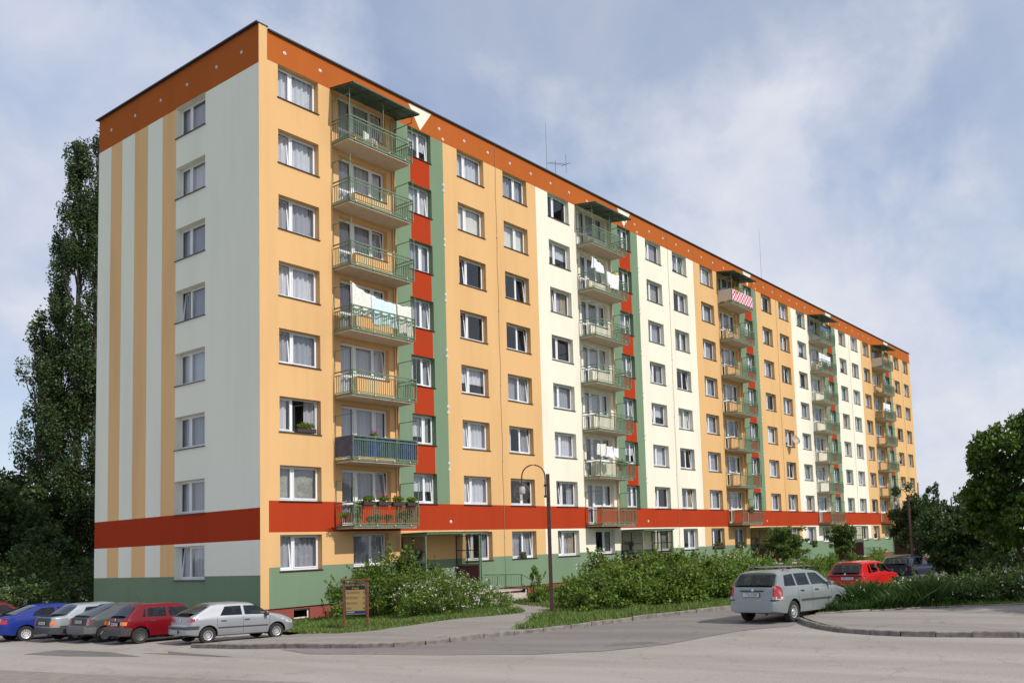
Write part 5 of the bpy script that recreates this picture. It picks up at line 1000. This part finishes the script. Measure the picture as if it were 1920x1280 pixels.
cloth('white towels right of the crumpled pale garments',s+4.8,s+5.5,-.8,z+1.85,z+1.15,z+1.1,M_CW,8)
cloth('last white towel on the low cream bay balcony',s+5.6,s+6.15,-.8,z+1.8,z+1.2,z+1.15,M_CW,9)
s=S0[3]; z=flo(7)
cloth('row of white shirts on the second far cream stack',s+4.1,s+5.6,-.7,z+1.75,z+.9,z+.85,M_CW,10)
cloth('white sheet right of the row of shirts',s+5.7,s+7.0,-.7,z+1.7,z+.8,z+.75,M_CW,11)
z=flo(8); cloth('dark and white washing under the canopy of the far cream stack',s+4.6,s+6.8,-.8,z+1.7,z+1.15,z+1.15,M_CD,12)
s=S0[4]; z=flo(8); cloth('orange washing under the canopy of the last stack',s+5.4,s+6.9,-.7,z+1.75,z+.9,z+.85,M_CO,13)
z=flo(7); cloth('blue washing on the last stack',s+5.0,s+6.0,-.8,z+1.5,z+.6,z+.65,M_CD,14)
z=flo(6); cloth('white washing on the last stack',s+4.5,s+6.8,-.7,z+1.8,z+.9,z+.85,M_CW,15)
# panels on railings
def panel(i,k,m,label,side=False,front=True,z0=.1,z1=.98,wav=0):
    mb=MB(); X0,X1,Y=BX0+.03,BX1+.01,(-1.20 if i==2 else -1.145)
    if front:
        n=40
        for a in range(n):
            xa=X0+(X1-X0)*a/n; xb=X0+(X1-X0)*(a+1)/n; ya=Y+wav*math.sin(a*1.3); yb=Y+wav*math.sin((a+1)*1.3); mb.quad([(xa,ya,z0),(xb,yb,z0),(xb,yb,z1),(xa,ya,z1)],m)
    if side: mb.quad([(X0-.06,-1.16,z0),(X0-.06,-.03,z0),(X0-.06,-.03,z1),(X0-.06,-1.16,z1)],m)
    o=mb.obj('privacy_cloth',None,None,(S0[i],0,ZS(k)-1.03-.0)); return tag(o,label,'privacy screen')
def stripemat(name,c1,c2,sc):
    m=bpy.data.materials.new(name); m.use_nodes=True; nt=m.node_tree; N=nt.nodes; L=nt.links; b=N['Principled BSDF']; tc=N.new('ShaderNodeTexCoord'); ch=N.new('ShaderNodeTexChecker'); ch.inputs['Scale'].default_value=sc; ch.inputs[1].default_value=(*c1,1); ch.inputs[2].default_value=(*c2,1); L.new(tc.outputs['Object'],ch.inputs[0]); L.new(ch.outputs[0],b.inputs['Base Color']); return m
panel(0,3,mat('tarp_blue',(.035,.06,.13),.45,var=.35,vscale=3,bump=.5,bscale=8),'dark blue tarpaulin tied inside a balcony railing near the corner',True,wav=.018)
panel(2,8,stripemat('pink_check',(.60,.06,.14),(.80,.66,.66),4.5),'pink checked cloth along the front of the middle top balcony')
panel(2,8,mat('panel_white',(.6,.56,.5),.7),'off-white board closing the left side of the middle top balcony',True,False)
panel(4,8,mat('panel_white',(.6,.56,.5),.7),'off-white boards around the top balcony at the far end',True,False)
panel(2,7,mat('net_green',(.10,.16,.09),.8),'green screen on the front of the middle stack, second balcony from the top') if 0 else None
# balcony furniture and plants
def chair(loc,label,m):
    t=thing('balcony_chair',label,'chair',loc,R(20)); 
    mb=MB(); mb.box((-.22,-.22,.40),(.22,.22,.44),m); mb.obj('seat',t)
    mb=MB(); mb.box((-.22,.19,.46),(.22,.23,.85),m); mb.obj('backrest',t)
    for x in (-.19,.19):
        for y in (-.19,.19): q=MB(); q.tube([(x*1.15,y*1.2,0),(x,y,.40)],.02,m,6); q.obj('leg',t)
chair((S0[0]+5.2,-.7,flo(8)),'white plastic chair on the top balcony nearest the corner',M_WHITE)
chair((S0[2]+4.3,-.6,flo(7)),'white chair on the middle stack, second balcony from the top',M_WHITE)
M_TERRA=mat('terracotta',(.32,.12,.06),.8); M_POTD=mat('pot_dark',(.05,.03,.025),.7)
def pot(loc,label,h,lm,fl=None,seed=1,w=.12,box=0,cat='potted plant',grp='potted plants on the balconies',spread=1.):
    rs=np.random.RandomState(seed); t=thing('flower_box' if box else 'potted_plant',label,cat,loc,0,grp); mb=MB(); m=M_POTD if box else M_TERRA
    if box: mb.box((-box/2,-.08,0),(box/2,.08,.15),m); mb.box((-box/2-.01,-.09,.15),(box/2+.01,.09,.165),m)
    else: mb.lathe([(.001,0),(w*.7,0),(w,w*1.6),(w*1.08,w*1.6),(w*1.08,w*1.85),(w*.9,w*1.85),(.001,w*1.5)],m,16)
    mb.obj('pot',t,40); n=int(260*spread*(2.2 if box else 1)); P=blob((0,0,.17+h*.5),(box*.52 if box else w*1.5*spread,w*1.3,h*.55),n,rs,.1); link('foliage',leafmesh('foliage',P,.075,[lm],rs=rs),t)
    if fl: P=blob((0,0,.2+h*.9),(box*.4 if box else w,.1,h*.3),9,rs,.3); P=np.repeat(P,5,0)+rs.normal(size=(45,3))*.022; link('blossom',leafmesh('blossom',P,.05,[fl],rs=rs,asp=1.),t)
z=flo(2); s=S0[0]
for j,(x,fl,lb) in enumerate([(s+4.35,None,'leafy flower box without blooms at the left of the geranium row'),(s+5.15,L_RED,'flower box with the tallest red geraniums'),(s+5.95,L_RED,'flower box with a few red geraniums at its right end'),(s+6.75,None,'green flower box at the right end of the geranium row')]):
    pot((x,-1.27,z+.83),lb,.22,L_BUSH,fl,60+j,.12,.62,grp='flower boxes on the lowest corner balcony')
for j,(x,y,h,lb) in enumerate([(s+4.15,-.9,1.0,'tallest potted plant on the lowest corner balcony'),(s+5.2,-.85,.28,'round potted plant second from left on the lowest corner balcony'),(s+4.8,-.85,.2,'small potted plant beside the tallest one'),(s+5.75,-.85,.3,'potted plant at the middle of the lowest corner balcony'),(s+6.4,-.85,.45,'bushy potted plant right of the middle'),(s+6.85,-.85,.6,'tall potted plant at the right end of the lowest corner balcony')]):
    pot((x,y,z),lb,h,L_BUSH2,None,70+j,.14,spread=1.2)
pot((s+3.72,-.75,z+.12),'trailing light green plant at the left side of the lowest corner balcony',.25,L_BUSH,None,80,.2,spread=2.)
pot((s+4.9,-1.0,flo(3)+.75),'purple flowering plant above the dark blue tarpaulin',.3,L_BUSH,L_PINK,81,.15)
pot((S0[2]+4.4,-1.0,flo(8)+.5),'red flowering plant on the middle top balcony',.3,L_BUSH,L_RED,82,.2,spread=2)
pot((S0[2]+5.0,-1.0,flo(8)+.7),'yellow-green plant on the middle top balcony',.5,L_YEL,None,83,.2,spread=2)
pot((S0[1]+6.2,-.9,flo(3)+.4),'leafy plant on the low cream bay balcony',.5,L_BUSH2,None,84,.2,spread=2)
pot((S0[4]+6.2,-.9,flo(2)),'plant on the lowest balcony of the last stack',.6,L_BUSH2,None,85,.2,spread=2)
pot((S0[3]+5.0,-.9,flo(7)),'plant below the shirts of the far cream stack',.8,L_BUSH2,None,86,.2,spread=2)
pot((S0[2]+5.0,-1.28,flo(2)+.83),'flower box over the railing of the lowest middle balcony',.2,L_BUSH,L_PINK,87,.12,.9,grp='flower boxes further along')
pot((S0[0]+15.6,-.02,ZS(1)+.01),'small plant on a ground floor window sill of the first bay',.15,L_BUSH,None,88,.08,.35,grp='flower boxes further along')
for i,(o,lb) in enumerate(((1.9,'flower box on the left ground floor sill of the middle bay'),(5.4,'flower box on the sill under the middle stack'))): pot((S0[2]+o,-.06,ZS(1)+.01),lb,.16,L_BUSH2,L_RED,90+i,.1,1.6,grp='flower boxes further along')
pot((S0[0]+2.3,.12,ZS(3)+.05),'window sill plants in the open window near the corner',.22,L_BUSH,L_RED,93,.08,.9,grp='flower boxes further along')
# ------------------------------------------------------------------ camera, sun, sky
cam=bpy.data.cameras.new('camera'); co=bpy.data.objects.new('camera',cam); COL.objects.link(co); S.camera=co
RM=[[0.5722660894251426,-0.8192235399278833,-0.037206377438095725],[0.047732166368493686,0.07856747455490858,-0.9957654303277619],[0.8186776918835694,0.5680668478005682,0.08406481572036975]]
r_,d_,f_=[Vector(v) for v in RM]; M=Matrix((( r_.x,-d_.x,-f_.x,CAM.x),(r_.y,-d_.y,-f_.y,CAM.y),(r_.z,-d_.z,-f_.z,CAM.z),(0,0,0,1))); co.matrix_world=M
cam.sensor_width=36; cam.lens=1661.712/1920*36; cam.shift_x=(960-1160)/1920; cam.shift_y=(877.7-640)/1920; cam.clip_end=3000; cam.clip_start=.1
EL,AZ=R(43.5),R(4)
sd=Vector((math.sin(AZ)*math.cos(EL),-math.cos(AZ)*math.cos(EL),math.sin(EL)))
sun=bpy.data.lights.new('sun','SUN'); sun.energy=3.7; sun.angle=R(.5); sun.color=(1,.95,.87); so=bpy.data.objects.new('sun',sun); COL.objects.link(so); so.rotation_euler=sd.to_track_quat('Z','Y').to_euler(); so.location=(0,-20,60)
w=bpy.data.worlds.new('World'); S.world=w; w.use_nodes=True; nt=w.node_tree; N=nt.nodes; L=nt.links; bg=N['Background']; out=N['World Output']
sk=N.new('ShaderNodeTexSky'); sk.sky_type='NISHITA'; sk.sun_disc=False; sk.sun_elevation=EL; sk.sun_rotation=math.pi-AZ; sk.air_density=1.0; sk.dust_density=.7; sk.ozone_density=1.5
L.new(sk.outputs[0],bg.inputs[0]); bg.inputs[1].default_value=.15
tc=N.new('ShaderNodeTexCoord'); sp=N.new('ShaderNodeSeparateXYZ'); L.new(tc.outputs['Generated'],sp.inputs[0])
def mth(op,a,b=None,c=None,cl=False):
    n=N.new('ShaderNodeMath'); n.operation=op; n.use_clamp=cl
    for i,v in enumerate((a,b,c)):
        if v is None: continue
        if isinstance(v,(int,float)): n.inputs[i].default_value=v
        else: L.new(v,n.inputs[i])
    return n.outputs[0]
zz=mth('ADD',mth('MAXIMUM',sp.outputs[2],0.),.95); cx=N.new('ShaderNodeCombineXYZ'); L.new(mth('DIVIDE',sp.outputs[0],zz),cx.inputs[0]); L.new(mth('DIVIDE',sp.outputs[1],zz),cx.inputs[1]); cx.inputs[2].default_value=5.2
def nz(sc,det,ro,dist=0):
    n=N.new('ShaderNodeTexNoise'); n.inputs['Scale'].default_value=sc; n.inputs['Detail'].default_value=det; n.inputs['Roughness'].default_value=ro; n.inputs['Distortion'].default_value=dist; L.new(cx.outputs[0],n.inputs['Vector']); return n.outputs['Fac']
n1=nz(3.0,8,.52,.25); n2=nz(11,7,.55,.2); n3=nz(1.6,4,.5)
dn=mth('ADD',mth('MULTIPLY',n1,.78),mth('MULTIPLY',n2,.22))
cov=mth('MULTIPLY_ADD',dn,9.0,-3.95,True)
lowz=mth('MULTIPLY_ADD',sp.outputs[2],-4.0,1.0,True); lowz=mth('MULTIPLY',lowz,.95)
# shape the cloud cover
cr=N.new('ShaderNodeValToRGB'); cr.color_ramp.elements[0].position=.0; cr.color_ramp.elements[1].position=1.; cr.color_ramp.elements[0].color=(.52,.52,.52,1); cr.color_ramp.elements[1].color=(.96,.96,.96,1); L.new(cov,cr.inputs['Fac']); cfac=mth('MAXIMUM',cr.outputs[0],lowz)
bc=N.new('ShaderNodeValToRGB'); bc.color_ramp.elements[0].position=.36; bc.color_ramp.elements[1].position=.60; bc.color_ramp.elements[0].color=(.44,.53,.73,1); bc.color_ramp.elements[1].color=(.80,.81,.87,1); L.new(mth('ADD',mth('MULTIPLY',n3,.6),mth('MULTIPLY',n2,.4)),bc.inputs['Fac'])
b2=N.new('ShaderNodeBackground'); L.new(bc.outputs[0],b2.inputs[0]); b2.inputs[1].default_value=1.0
mx=N.new('ShaderNodeMixShader'); L.new(cfac,mx.inputs[0]); L.new(bg.outputs[0],mx.inputs[1]); L.new(b2.outputs[0],mx.inputs[2]); L.new(mx.outputs[0],out.inputs['Surface'])
S.view_settings.view_transform='Standard'; S.view_settings.look='None'; S.view_settings.gamma=1; S.view_settings.exposure=0.0
S.render.engine='CYCLES'; S.cycles.transparent_max_bounces=16; S.cycles.max_bounces=7
